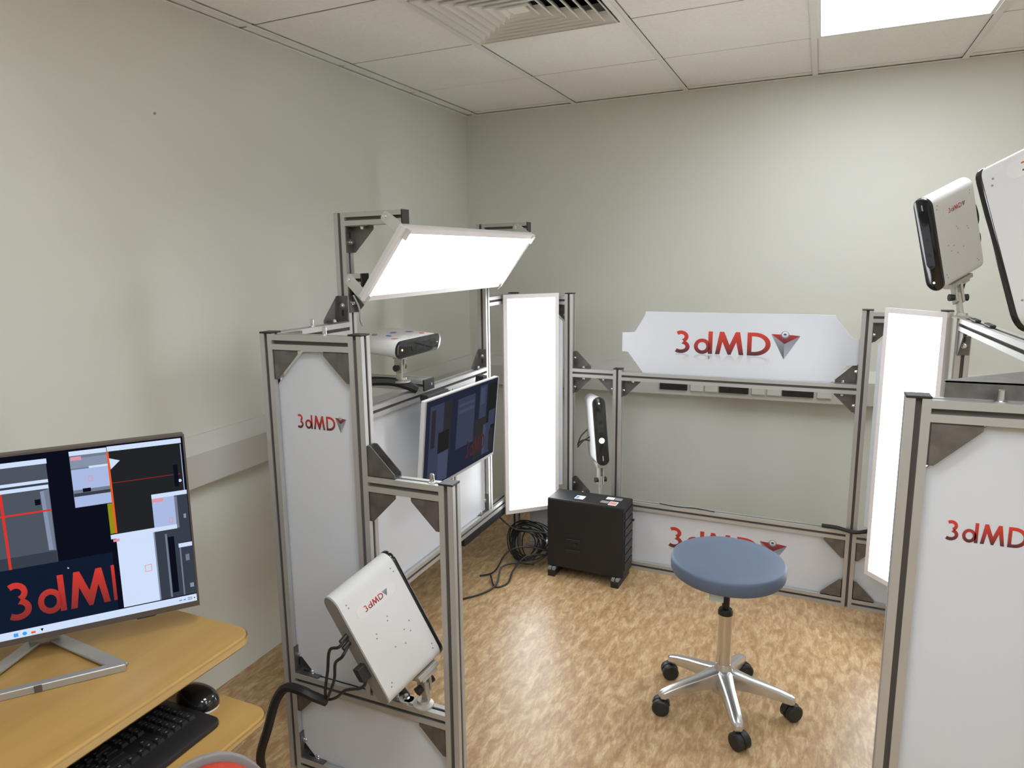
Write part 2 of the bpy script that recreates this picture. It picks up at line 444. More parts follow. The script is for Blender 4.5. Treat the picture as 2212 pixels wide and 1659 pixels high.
# ---------------------------------------------------------------- lettering: "3dMD" and its emblem
def arc(cx, cy, rx, ry, a0, a1, n=16):
    return [(cx + rx * math.cos(math.radians(a0 + (a1 - a0) * k / n)), cy + ry * math.sin(math.radians(a0 + (a1 - a0) * k / n))) for k in range(n + 1)]
def strip(outer, inner):
    n = len(outer); return outer + inner, [(k, k + 1, n + k + 1, n + k) for k in range(n - 1)]
def glyphs():
    G = []
    # 3: two bowls
    o = arc(.26, .735, .33, .275, 128, -62, 18); i = arc(.26, .735, .155, .115, 140, -75, 18)
    a = strip(o, i)
    o = arc(.25, .285, .40, .30, 68, -128, 20); i = arc(.25, .285, .215, .135, 82, -140, 20)
    b = strip(o, i)
    G.append([a, b])
    # d: bowl and stem
    o = arc(1.19, .33, .355, .345, 0, 360, 28); i = arc(1.19, .33, .185, .185, 0, 360, 28)
    G.append([strip(o, i), ([(1.45, 0), (1.63, 0), (1.63, 1.0), (1.45, 1.0)], [(0, 1, 2, 3)])])
    # M
    x = 1.75
    Mp = [(0, 0), (.19, 0), (.30, .56), (.54, .0), (.66, 0), (.88, .56), (1.00, 0), (1.19, 0), (1.02, 1), (.84, 1), (.60, .42), (.36, 1), (.18, 1)]
    G.append([([(x + a, b) for a, b in Mp], [(0, 1, 2, 12), (2, 11, 12), (2, 3, 10, 11), (3, 4, 10), (4, 5, 9, 10), (5, 8, 9), (5, 6, 7, 8)])])
    # D
    x = 3.08
    o = arc(x + .30, .5, .64, .5, 90, -90, 22); i = arc(x + .28, .5, .46, .335, 90, -90, 22)
    o = [(x, 1.0)] + o + [(x, 0)]; i = [(x + .18, .835)] + i + [(x + .18, .165)]
    G.append([strip(o, i), ([(x, 0), (x + .18, .165), (x + .18, .835), (x, 1.0)], [(0, 1, 2, 3)])])
    return G
GLYPHS = glyphs()
EMBLEM = [('emblem_red', [(4.03, .96), (4.90, .93), (5.16, .90), (4.56, .55)], EMB_RED), ('emblem_left', [(4.03, .96), (4.56, .55), (4.56, -.10)], EMB_L),
          ('emblem_right', [(5.16, .90), (4.56, .55), (4.56, -.10)], EMB_R), ('emblem_ball', arc(4.57, .93, .165, .165, 0, 345, 23), EMB_RIM), ('emblem_shine', arc(4.575, .945, .128, .128, 0, 345, 23), EMB_BALL), ('emblem_spot', arc(4.57, .955, .06, .045, 0, 345, 15), EMB_DARK)]
def logo(M, h, parent, sx=1., reflect=False, small=False):
    """M: x along the text, y up, z out of the face; h = cap height."""
    nm = ['numeral', 'letter', 'letter', 'letter']
    def flat(name, parts, m, z, yfun=lambda y: y, gfun=lambda y: y):
        mb = MB()
        for pts, fs in parts:
            mb.add([M @ V((x * h * sx, yfun(y) * h, z)) for x, y in pts], fs, [max(.001, min(1, gfun(y))) for x, y in pts])
        return build(mb, name, m, parent)
    if small:
        allp = [p for g in GLYPHS for p in g]
        flat('lettering', allp, INK, .0006)
        mb_parts = [(pts, [tuple(range(len(pts)))]) for n, pts, m_ in EMBLEM[:3]]
        flat('emblem', mb_parts, EMB_L, .0006)
        return
    for n, g in zip(nm, GLYPHS):
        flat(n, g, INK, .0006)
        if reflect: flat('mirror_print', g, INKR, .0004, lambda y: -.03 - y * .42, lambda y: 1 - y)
    for k, (n, pts, m_) in enumerate(EMBLEM):
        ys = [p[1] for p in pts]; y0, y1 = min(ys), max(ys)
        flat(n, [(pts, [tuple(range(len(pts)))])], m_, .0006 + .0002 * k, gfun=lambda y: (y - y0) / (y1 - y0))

def panel(frame, M, pts, th=.005, name='panel', m=None):
    """Board: 2D outline in M's x,y; front face at z=0."""
    return build(MB().prism(pts, -th, 0, M), name, m or BOARD, frame, bevel=.0006, segs=1)
def chamf(x0, x1, y0, y1, c=(.0, .0, .0, .0)):
    a, b, d, e = c      # bottom-left, bottom-right, top-right, top-left
    P = []
    P += [(x0, y0 + a), (x0 + a, y0)] if a else [(x0, y0)]
    P += [(x1 - b, y0), (x1, y0 + b)] if b else [(x1, y0)]
    P += [(x1, y1 - d), (x1 - d, y1)] if d else [(x1, y1)]
    P += [(x0 + e, y1), (x0, y1 - e)] if e else [(x0, y1)]
    return P

# ---------------------------------------------------------------- left tower of the rig
X, Y, Z = V((1, 0, 0)), V((0, 1, 0)), V((0, 0, 1))
LF = thing('scanner_frame', 'tall aluminium profile tower at left, nearest the wooden desk', 'frame', (.8, -2.2, 0), group='sections of the aluminium scanning rig')
yf = -2.434                 # centre line of the front row
P1, P2, P3 = .550, .851, 1.111
ZT, ZM, ZL = 1.372, .993, .332
for x, z0, z1 in ((P1, 0, ZT), (P2, ZL, ZT), (P3, 0, ZM)):
    beam(LF, (x, yf, z0), (x, yf, z1), name='post'); cap(LF, (x, yf, z1))
beam(LF, (P1 + A, yf, ZT - .023), (P2 - A, yf, ZT - .023))
beam(LF, (P2 + A, yf, ZM - .023), (P3 - A, yf, ZM - .023))
beam(LF, (P1 + A, yf, ZL - A), (P3 - A, yf, ZL - A))
beam(LF, (P1 + A, yf, A), (P3 - A, yf, A))
bracket(LF, (P1 + A, yf, ZT - .044), -Z, X)
bracket(LF, (P2 - A, yf, ZT - .044), -X, -Z)
bracket(LF, (P2 + A, yf, ZM - .002), X, Z, both=True)
bracket(LF, (P2 + A, yf, ZM - .044), -Z, X)
bracket(LF, (P3 - A, yf, ZM - .044), -X, -Z)
bracket(LF, (P1 + A, yf, ZL), Z, X)
bracket(LF, (P2 + A, yf, ZL), Z, X)
bracket(LF, (P1 + A, yf, ZL - .042), -Z, X)
bracket(LF, (P3 - A, yf, ZL - .042), -X, -Z)
bracket(LF, (P1 + A, yf, .042), Z, X)
bracket(LF, (P3 - A, yf, .042), -X, Z)
# deck beams and the S row (along Y)
xs = .543
yU, yQ = -2.047, -.969
ZS = 1.722
beam(LF, (xs + .007, yf + A, ZT - A), (xs + .007, yU - A, ZT - A))
bracket(LF, (P1 + A + .004, yf + A, ZT - A), Y, X)

beam(LF, (P2, yf + A, ZT - .043 + A), (P2, yf + .2, ZT - .043 + A)) if False else None
for y in (yU, yQ):
    beam(LF, (xs, y, 0 if y == yU else .36), (xs, y, ZS), name='post')
    beam(LF, (xs + A, y, ZS - A), (.775 if y == yU else .768, y, ZS - A))
    cap(LF, (.775 if y == yU else .768, y, ZS - A), X, Z)
    beam(LF, (xs + A, y, 1.507), (.615, y, 1.507)); cap(LF, (.615, y, 1.507), X, Z)
    bracket(LF, (xs + A, y, ZS - .042), X, -Z)
bracket(LF, (xs + A, yU, 1.486), X, -Z, L=.085)
bracket(LF, (xs, yU - A, ZT), -Y, Z)
yC = -.60
beam(LF, (xs, yU + A, 1.065 - A), (xs, yQ - A, 1.065 - A))
beam(LF, (xs, yU + A, .36 - A), (xs, yC - A, .36 - A))
beam(LF, (xs, yQ + A, 1.39 - A), (xs, yC - A, 1.39 - A))
beam(LF, (xs, yC, 0), (xs, yC, 1.39), name='post'); cap(LF, (xs, yC, 1.39))
beam(LF, (xs, -1.345, .36), (xs, -1.345, 1.023), name='post')
for y, z in ((yQ, 1.065), (yQ, .36), (-1.345, .36)): bracket(LF, (xs, y - A, z), -Y, Z)
# boards
Mf = axes((0, yf, 0), X, Z)        # z axis = -Y
fp = panel(LF, Mf, chamf(P1 + .012, P2 - .012, ZL + .0, ZT - .05, (.07, .0, .085, .10)))
logo(axes((.628, yf, 1.103), X, Z), .040, fp, sx=.82)
panel(LF, Mf, chamf(P1 + .012, P3 - .012, .036, ZL - .036, (.06, .06, .085, .03)))
Ms = axes((xs, 0, 0), Y, Z)        # z axis = +X
panel(LF, Ms, chamf(yU + .012, -1.357, .352, 1.03))
panel(LF, Ms, chamf(-1.333, yQ - .012, .352, 1.03))
# cross member carrying the upper camera
beam(LF, (.24, -1.595, 1.087), (.585, -1.595, 1.087), name='cross_beam', prof=PROF2, side=Z)
ccap = build(MB().box((.585, -1.636, 1.065), (.592, -1.554, 1.109)), 'end_cap', BLKP, LF, bevel=.001, segs=1)
build(MB().cyl((.592, -1.58, 1.087), (.5945, -1.58, 1.087), .006, 12), 'screw', BOLT, ccap)
for x, y in ((P1 + .07, yf), (.30, -1.595)):
    pass
build(MB().lathe([(.011, 0), (.011, .002), (.006, .003), (.006, .022), (.004, .024)], 12, Matrix.Translation((P3 - .05, yf, ZM - .002))), 'stud', BOLT, LF, smooth=True)
build(MB().lathe([(.011, 0), (.011, .002), (.006, .003), (.006, .022), (.004, .024)], 12, Matrix.Translation((P1 + .19, yf + .0, ZT - .002))), 'stud', BOLT, LF, smooth=True)
build(MB().lathe([(.011, 0), (.011, .002), (.006, .003), (.006, .022), (.004, .024)], 12, Matrix.Translation((xs + .007, yf + .19, ZT))), 'stud', BOLT, LF, smooth=True)
# black cable duct under the low beam
build(MB().box((xs - .022, -1.26, .278), (xs + .020, yC - .06, .318)), 'cable_duct', BLKM, LF, bevel=.003)

# ---------------------------------------------------------------- back section of the rig
PIV = V((2.137, -.620, 0)); ANG = math.radians(-2.0)
RB = Matrix.Translation(PIV) @ Matrix.Rotation(ANG, 4, 'Z') @ Matrix.Translation(-PIV)
TX = RB.to_3x3() @ X; TY = RB.to_3x3() @ Y
def bk(x, z, dy=0.): return RB @ V((x, -.620 + A + dy, z))
BF = thing('scanner_frame', 'low aluminium profile section with two printed boards along the back wall', 'frame', (1.5, -.58, 0), group='sections of the aluminium scanning rig')
BL, BMID, BR = .827, 1.079, 2.137
def bpost(x, z0, z1, c=True):
    beam(BF, bk(x, z0), bk(x, z1), side=TX, name='post')
    if c: cap(BF, bk(x, z1), side=TX)
def bbeam(x0, x1, z): beam(BF, bk(x0, z - A), bk(x1, z - A))
bpost(BL, 0, 1.385); bpost(BMID, .35, 1.018); bpost(BR, 0, 1.322); bpost(2.415, 0, 1.322)
bbeam(BL + A, BMID - A, 1.012); bbeam(BMID + A, BR - A, 1.008)
bbeam(BL + A, BR - A, .355); bbeam(BL + A, BR - A, .042); bbeam(.59, BL - A, .042)
bbeam(.59, BL - A, .355); bbeam(.59, BL - A, 1.375)
for z in (1.315, .350, .042): bbeam(BR + A, 2.394, z)
nX = -TX
def bbr(x, z, d1, d2, **k): bracket(BF, bk(x, z), d1, d2, **k)
bbr(BL + A, 1.012, Z, TX); bbr(BL + A, .970, TX, -Z); bbr(BMID - A, .970, -Z, nX); bbr(BMID + A, .968, TX, -Z)
bbr(BR - A, 1.008, nX, Z); bbr(BR - A, .966, -Z, nX); bbr(BR - A, .313, nX, -Z); bbr(BR - A, .042, Z, nX)
bbr(BR + A, .308, -Z, TX); bbr(BR + A, .042, TX, Z); bbr(BR + A, 1.273, TX, -Z)
bbr(BL + A, .355, Z, TX); bbr(BL + A, .042, TX, Z); bbr(BL - A, 1.333, -Z, nX)
Mbk = axes(bk(0, 0), TX, Z)        # z axis points to the room
MbkF = axes(bk(0, 0, -A - .002), TX, Z)
x0 = bk(0, 0)
def sx_(x): return x           # local x equals world x within a fraction of a millimetre
sign = panel(BF, Mbk, [(1.205, 1.000), (2.010, 1.000), (2.075, 1.085), (2.118, 1.088), (2.118, 1.200), (2.090, 1.202), (2.022, 1.286), (2.018, 1.300), (1.207, 1.303), (1.205, 1.285), (1.156, 1.203), (1.096, 1.200), (1.096, 1.108), (1.125, 1.106)], name='sign_board')
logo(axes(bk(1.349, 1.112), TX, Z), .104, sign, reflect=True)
low = panel(BF, Mbk, chamf(BL + .012, BR - .012, .036, .32, (.05, .06, .085, .06)), name='sign_board')
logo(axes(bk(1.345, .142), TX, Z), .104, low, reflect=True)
panel(BF, Mbk, chamf(.60, BL - .012, .036, .32))
panel(BF, Mbk, chamf(BR + .012, 2.40, .036, .32, (.085, 0, 0, .085)))
# corner boards behind the upright LED panels
for a, b, z1 in (((.60, -.675), (.80, -.585), 1.31), ((2.18, -.655), (2.375, -.80), 1.25)):
    a3, b3 = V((*a, 0)), V((*b, 0)); L = (b3 - a3).length
    panel(BF, axes(a3, b3 - a3, Z), chamf(0, L, .40, z1, (0, 0, .06, .06)), name='corner_board')
build(MB().tube([bk(1.30, .362, -.012), bk(1.38, .358, -.014), bk(1.47, .362, -.012), bk(1.56, .358, -.014)], .0025, 6), 'cable', CABLE, BF)
build(MB().tube([bk(2.02, .362, -.008), bk(2.08, .366, -.02), bk(2.15, .362, -.04), bk(2.22, .375, -.02), bk(2.25, .36, 0)], .009, 8), 'cable', CABLE, BF)

# ---------------------------------------------------------------- right tower of the rig
RF = thing('scanner_frame', 'aluminium profile tower at right with a printed board, cut by the picture edge', 'frame', (2.3, -2.0, 0), group='sections of the aluminium scanning rig')
R2, R1 = 2.131, 2.432
ZR = 1.290
yr = -2.434
for x in (R2, R1):
    beam(RF, (x, yr, 0), (x, yr, ZR), name='post'); cap(RF, (x, yr, ZR))
for z in (ZR - .002, ZL, .042): beam(RF, (R2 + A, yr, z - A), (R1 - A, yr, z - A))
bracket(RF, (R2 + A, yr, ZR - .044), -Z, X, both=True); bracket(RF, (R1 - A, yr, ZR - .044), -X, -Z)
bracket(RF, (R2 + A, yr, ZL), Z, X); bracket(RF, (R2 + A, yr, ZL - .042), -Z, X)
Mr = axes((0, yr, 0), X, Z)
rp_ = panel(RF, Mr, chamf(R2 + .012, R1 - .012, ZL - .005, ZR - .045, (0, 0, .09, .105)))
logo(axes((2.197, yr, 1.012), X, Z), .040, rp_, sx=.80)
panel(RF, Mr, chamf(R2 + .012, R1 - .012, .036, ZL - .036))
xr = 2.415; yQr, yUr = -1.010, -2.05
beam(RF, (xr, yQr, 0), (xr, yQr, 1.322), name='post'); cap(RF, (xr + .0, yQr, 1.322))
beam(RF, (xr, yUr, 0), (xr, yUr, 1.62), name='post'); cap(RF, (xr, yUr, 1.62))
beam(RF, (xr, yQr - A, 1.328 - A), (xr, yUr + A, 1.345 - A))
beam(RF, (R1, yr + A, ZR - A), (R1, yUr - A, ZR - A))
beam(RF, (xr, yQr - A, .36 - A), (xr, yUr + A, .36 - A))
bracket(RF, (xr, yQr - A, 1.285), -Z, -Y)
bracket(RF, (R1 - A, yr + A, ZR + .012), Y, -X, L=.235)
panel(RF, axes((xr, 0, 0), -Y, Z), chamf(-yQr + .012, -yUr - .012, .352, .99))
for y in (-1.22, -1.44):
    build(MB().box((xr - .012, y - .045, 1.330 + (-1.0 - y) * .016), (xr + .004, y + .045, 1.339 + (-1.0 - y) * .016)), 'slot_cover', BLKP, RF, bevel=.003)
build(MB().lathe([(.011, 0), (.011, .002), (.006, .003), (.006, .022), (.004, .024)], 12, Matrix.Translation((R2 + .13, yr, ZR - .002))), 'stud', BOLT, RF, smooth=True)

# ---------------------------------------------------------------- LED panels
LEDM = emission('led_diffuser', (.95, .98, 1.02), RIG_LIGHT)
def led_panel(label, a, b, c, brackets=()):
    """a = one corner, b = along the long side, c = along the short side; light leaves along b x c."""
    a, b, c = V(a), V(b), V(c)
    M = axes(a, b - a, c - a); L, S = (b - a).length, (c - a).length
    t = thing('led_panel', label, 'light panel', tuple((b + c) / 2 - V((0, 0, S / 2))), group='LED light panels of the rig')
    e = .020; fr = MB()
    for lo, hi in (((0, 0), (L, e)), ((0, S - e), (L, S)), ((0, e), (e, S - e)), ((L - e, e), (L, S - e))):
        fr.box((*lo, -.012), (*hi, 0), M)
    build(fr, 'frame', LEDFR, t)
    build(MB().box((e, e, -.006), (L - e, S - e, -.002), M), 'diffuser', LEDM, t)
    build(MB().box((.002, .002, -.026), (L - .002, S - .002, -.012), M), 'housing', LEDBK, t, bevel=.002)
    return t, M, L, S
# overhead panel between the two arms of the left tower
t, M, L, S = led_panel('tilted LED panel held overhead by two arms of the left tower', (.633, -2.085, 1.440), (.633, -.965, 1.440), (.800, -2.085, 1.664))
def acrylic(p0, p1, p2, th=.004):
    """Clear strap from the profile (p0) to the panel edge (p1)."""
    p0, p1 = V(p0), V(p1); d = (p1 - p0).normalized(); M2 = axes(p0, d, V(p2)); l = (p1 - p0).length
    mb = MB().prism([(-.014, -.010), (-.008, -.018), (l, -.018), (l, .018), (-.008, .018), (-.014, .010)], -th, 0, M2)
    o = build(mb, 'strap', STRAP, t, bevel=.0008, segs=1)
    build(MB().lathe([(.009, 0), (.009, .003), (.005, .0035), (.005, .007)], 12, M2 @ Matrix.Translation((0, 0, 0))), 'bolt', BOLT, o, smooth=True)
    return o
STRAP = mat('acrylic_strap', (.62, .62, .57), .3, alpha=.9)
for y in (yU - A - .002, yQ - A - .004):
    acrylic((.720, y, 1.702), (.800, y, 1.640), (.5, 0, .8))
    acrylic((.572, y, 1.508), (.640, y, 1.440), (.5, 0, .8))
build(MB().tube([(.60, -2.09, 1.46), (.62, -2.09, 1.42), (.615, -2.08, 1.38), (.61, -2.06, 1.36)], .003, 6), 'lead', CABLEG, t)
# upright panels at the two corners
led_panel('upright LED panel in the left corner beside the black computer', (.788, -.609, .280), (.788, -.609, 1.393), (.576, -.812, .280))
t2, M2_, L2, S2 = led_panel('upright LED panel at right, partly hidden by the right tower', (2.364, -.990, .232), (2.364, -.990, 1.345), (2.187, -.763, .232))

# ---------------------------------------------------------------- scan camera units
def stadium(L, T, n=10):
    r = T / 2; h = L / 2 - r
    return [(h + r * math.cos(a), r * math.sin(a)) for a in [math.pi * (k / n - .5) for k in range(n + 1)]] + \
           [(-h + r * math.cos(a), r * math.sin(a)) for a in [math.pi * (k / n + .5) for k in range(n + 1)]]
AMBER = emission('status_amber', (1, .50, .22), 2.2)
GREEN = emission('status_green', (.35, 1, .5), 2.2)
LAMPW = emission('aiming_lamp', (1, .96, .95), 2.0)
def scan_camera(label, top, bottom, front, logo_side=None, logo_at=(.0, .0), logo_dir=1, status=AMBER, status_end=-1, window=(.02, .19), lamp=False, depth=.205, T=.062, group='white scan camera units'):
    """top/bottom: ends of the pill-shaped front; front: direction it looks. Local x: bottom->top, local y: front, local z: thickness."""
    top, bottom = V(top), V(bottom)
    M = axes((top + bottom) / 2, top - bottom, V(front))
    L = (top - bottom).length
    back = (M @ V((0, -depth / 2, 0)))
    t = thing('scan_camera', label, 'camera', tuple(back), group=group)
    # prism axis must be local y: rotate outline (x, z) -> use matrix with x, z', -y
    R = M @ Matrix(((1, 0, 0, 0), (0, 0, 1, 0), (0, -1, 0, 0), (0, 0, 0, 1)))     # prism (x, y, z) -> (x, z, -y): z runs along front
    body = MB().prism(stadium(L, T), -depth, -.008, R)
    build(body, 'housing', HOUS, t, smooth=True)
    fr = build(MB().prism(stadium(L + .003, T + .003), -.008, .004, R), 'front_cover', GLOSSB, t, bevel=.003, smooth=True)
    c, l = window
    sgn = 1
    build(MB().prism([(c + x * 1, y) for x, y in stadium(l, T * .52)], .004, .0052, R), 'window', GLASS, fr, smooth=True)
    build(MB().lathe([(.0036, .004), (.0036, .0058)], 14, R @ Matrix.Translation((status_end * (L / 2 - .03), 0, 0))), 'status_light', status, fr)
    build(MB().box((-status_end * (L / 2 - .035) - .012, -.002, .004), (-status_end * (L / 2 - .035) + .012, .002, .0046), R), 'name_strip', GRAYTXT, fr)
    if lamp: build(MB().lathe([(.0135, .0052), (.0135, .0065)], 20, R @ Matrix.Translation((-.045, 0, 0))), 'lamp', LAMPW, fr)
    for q in (-.07, 0., .07):
        build(MB().lathe([(.0075, .0052), (.0075, .0056)], 16, R @ Matrix.Translation((c + q * .8, 0, 0))), 'lens', GLOSSB, fr)
    rear = build(MB().prism(stadium(L - .004, T - .004), -depth - .003, -depth, R), 'rear_plate', GREYP, t)
    if logo_side is not None:
        s = logo_side
        along = M.to_3x3() @ V((0, logo_dir, 0)); upv = M.to_3x3() @ V((0, 0, s)).cross(V((0, logo_dir, 0)))
        h = .0165; wdt = 5.2 * h
        ctr = M @ V((logo_at[0], logo_at[1], s * (T / 2 + .0002)))
        lab = build(MB().prism([(x, y) for x, y in stadium(.135, .034)], 0, .0004, axes(ctr, along, upv)), 'label_plate', LABW, t)
        logo(axes(ctr - along * wdt / 2 - upv * h / 2, along, upv), h, lab, small=True)
        for hx, hy in ((L / 2 - .05, -.022), (L / 2 - .038, -.026), (-L / 2 + .05, -.022), (-L / 2 + .038, -.026), (L / 2 - .05, -depth + .022), (L / 2 - .04, -depth + .02),
                       (-L / 2 + .04, -depth + .022), (-L / 2 + .048, -depth + .028), (.03, -.10), (.02, -.105), (.012, -.15), (.002, -.155), (-.03, -.075), (-.045, -.06), (-.05, -.12), (-.062, -.09), (-.02, -.05)):
            p = M @ V((hx, hy, s * (T / 2)))
            build(MB().lathe([(.0022, 0), (.0022, .0005)], 8, axes(p, along, upv)), 'screw', PGREY, t)
    return t, M, L
LABW = mat('label_white', (.72, .70, .70), .3)
def mount(t, top, base, side, top_axes=None, plate=(.075, .05, .014), base_r=.03):
    """Clamp under the unit, hinge with two knobs, foot plate on the profile."""
    top, base, side = V(top), V(base), V(side).normalized()
    ax = (base - top).normalized(); l = (base - top).length
    M = axes(top, side, ax)
    Mt = top_axes if top_axes else M
    build(MB().box((-plate[0] / 2, 0, -plate[1] / 2), (plate[0] / 2, plate[2], plate[1] / 2), Mt).box((-plate[0] * .38, plate[2], -plate[1] * .42), (plate[0] * .38, plate[2] + .010, plate[1] * .42), Mt), 'clamp', GREYM, t, bevel=.0015, segs=1)
    h = build(MB().box((-.014, .02, -.017), (-.006, l * .62, .017), M).box((.006, .02, -.017), (.014, l * .62, .017), M).box((-.0058, l * .38, -.013), (.0058, l - .012, .013), M), 'hinge', GREYM, t, bevel=.002, segs=1)
    for s in (-1, 1):
        p = M @ V((s * .014, l * .48, 0)); q = M @ V((s * .030, l * .48, 0))
        build(MB().cyl(p, q, .011, 10, r1=.013), 'knob', BLKP, t, smooth=True)
    p = base - Z * .0
    build(MB().lathe([(base_r, 0), (base_r, .006), (base_r * .6, .010), (base_r * .55, .018)], 18, Matrix.Translation(base)), 'foot_plate', GREYM, t, smooth=True)

# upper left unit, lying flat on the cross member
tA, MA, LA = scan_camera('white scan camera lying flat with coloured stickers on top, on the left tower', (.600, -1.840, 1.248), (.600, -1.514, 1.250), (1, -.06, -.10), status=AMBER, status_end=1, window=(-.03, .19))
mount(tA, MA @ V((.04, -.06, -.031)) if (MA.to_3x3() @ Z).z > 0 else MA @ V((.04, -.06, .031)), (.530, -1.700, 1.110), (0, 1, 0), plate=(.05, .05, .012), base_r=.035)
sg = 1 if (MA.to_3x3() @ Z).z > 0 else -1
for k, (x, y, w, h, a, mm) in enumerate(((-.10, -.05, .05, .03, .3, PPINK), (-.09, -.10, .05, .035, -.2, PVIO), (.02, -.06, .06, .03, .2, PAPER), (.06, -.10, .05, .03, .6, PBLUE), (.10, -.05, .05, .028, -.1, PPINK), (-.02, -.13, .06, .03, .1, PVIO), (.08, -.15, .06, .03, .4, PGREY))):
    Mk = MA @ Matrix.Translation((x, y, sg * .0312)) @ Matrix.Rotation(a, 4, 'Z')
    build(MB().prism([(px_ * .75, py_ * .75) for px_, py_ in arc(0, 0, w / 2, h / 2, 0, 340, 12)], -.0002, .0003, Mk), 'sticker', mm, tA)

# lower left unit, seen from behind between the posts
fB = V((.27, .92, .28)).normalized(); lB = V((.40, .19, -.90)).normalized(); lB = (lB - fB * fB.dot(lB)).normalized()
LBn, DB, TB = .330, .205, .062
nB = fB.cross(lB)
if nB.dot(CAM - V((1, -2.5, .6))) < 0: nB = -nB
# visible rear top corner of the flat side
cornerB = V((.892, -2.660, .739))
topB = cornerB + fB * DB - nB * (TB / 2)
botB = topB + lB * LBn
MBm = axes((topB + botB) / 2, topB - botB, fB)
sideB = 1 if (MBm.to_3x3() @ Z).dot(nB) > 0 else -1
tB, MB_, LB_ = scan_camera('white scan camera tilted steeply, low on the left tower, seen from behind', topB, botB, fB, logo_side=sideB, logo_at=(.085, -.105), logo_dir=1, status=AMBER, status_end=-1)
clB = MB_ @ V((-.165, -.065, 0))
mount(tB, clB, (1.010, yf, ZL + .0), MB_.to_3x3() @ V((0, 1, 0)), top_axes=axes(clB, MB_.to_3x3() @ V((0, 1, 0)), MB_.to_3x3() @ V((-1, 0, 0))))
ears = [(.965, yf, ZL)]
build(MB().lathe([(.022, 0), (.022, .006)], 18, Matrix.Translation((.955, yf, ZL))).box((.955, yf - .015, ZL), (1.01, yf + .015, ZL + .006)), 'slide_plate', GREYM, tB)
build(MB().lathe([(.010, 0), (.010, .003), (.006, .004), (.006, .012)], 12, Matrix.Translation((.955, yf, ZL + .006))), 'bolt', BOLT, tB, smooth=True)

# back left unit, upright behind the computer
tC, MC, LC = scan_camera('white upright scan camera with a lit round lamp, behind the black computer', (1.002, -.640, .885), (1.036, -.655, .548), (.47, -.88, .03), status=AMBER, status_end=1, window=(.045, .12), lamp=True)
clC = MC @ V((-.168, -.07, 0))
mount(tC, clC, (clC.x + .01, -.595, .357), (.8, .6, 0), top_axes=axes(clC, MC.to_3x3() @ V((0, 1, 0)), MC.to_3x3() @ V((-1, 0, 0))), base_r=.02)

# unit on top of the right corner post
tD, MD, LD = scan_camera('white scan camera with a green status light on the right corner post', (2.243, -1.100, 1.737), (2.321, -1.010, 1.424), (-.66, -.70, -.34), logo_side=1, logo_at=(.095, -.115), logo_dir=-1, status=GREEN, status_end=-1, window=(.02, .21))
clD = MD @ V((-.165, -.10, 0))
mount(tD, clD, (2.405, -1.005, 1.327), (1, .3, 0), top_axes=axes(clD, MD.to_3x3() @ V((0, 1, 0)), MD.to_3x3() @ V((-1, 0, 0))), plate=(.11, .05, .014))
for k, pts in enumerate(([(.07, -.21, 0), (.06, -.235, .004), (0, -.24, .006), (-.04, -.215, 0)], [(-.02, -.21, 0), (-.05, -.235, .006), (-.09, -.23, .004), (-.13, -.20, 0), (-.18, -.17, -.01), (-.23, -.15, -.02)])):
    build(MB().tube([MD @ V(p) for p in pts], .005, 8), 'lead', CABLE, tD)

# near right unit, cut by the picture edge
tE, ME, LE = scan_camera('large white scan camera cut by the right picture edge', (2.223, -2.295, 1.716), (2.295, -2.402, 1.416), (-.72, .60, -.37), logo_side=1, logo_at=(.122, -.118), logo_dir=-1, status=GREEN, status_end=-1)
clE = ME @ V((-.165, -.10, 0))
mount(tE, clE, (2.432, -2.434, 1.295), (1, 1, 0), top_axes=axes(clE, ME.to_3x3() @ V((0, 1, 0)), ME.to_3x3() @ V((-1, 0, 0))))

# ---------------------------------------------------------------- screens
XC = 2 ** -vs.exposure      # screens are set for their brightness in the exposed picture
def ecol(name, c, s=1.0): return emission('screen_' + name, c, s * XC)
SC = {'black': ecol('black', (.004, .005, .012)), 'navy': ecol('navy', (.006, .012, .030)), 'white': ecol('white', (.66, .78, 1.0), .95), 'pale': ecol('pale', (.42, .52, .80), .95),
      'grey': ecol('grey', (.30, .36, .50), .8), 'mid': ecol('mid', (.075, .09, .115)), 'dark': ecol('dark', (.016, .018, .02)), 'red': ecol('red', (.70, .035, .025)), 'redd': ecol('redd', (.30, .02, .02)),
      'pink': ecol('pink', (.75, .30, .36)), 'yellow': ecol('yellow', (.28, .27, .01)), 'orange': ecol('orange', (.80, .11, .02)), 'steel': ecol('steel', (.17, .20, .27)), 'cyan': ecol('cyan', (.06, .35, .85)), 'shade': ecol('shade', (.04, .05, .07))}
SCN = list(SC)
def screen_art(M, items, parent, name='picture', z0=.0003):
    mb = MB(); z = z0
    for col, pts in items:
        z += .00003
        mb.mat(SCN.index(col)).add([M @ V((x, y, z)) for x, y in pts], [tuple(range(len(pts)))])
    return build(mb, name, [SC[k] for k in SCN], parent)
def q(x0, x1, y0, y1): return [(x0, y0), (x1, y0), (x1, y1), (x0, y1)]

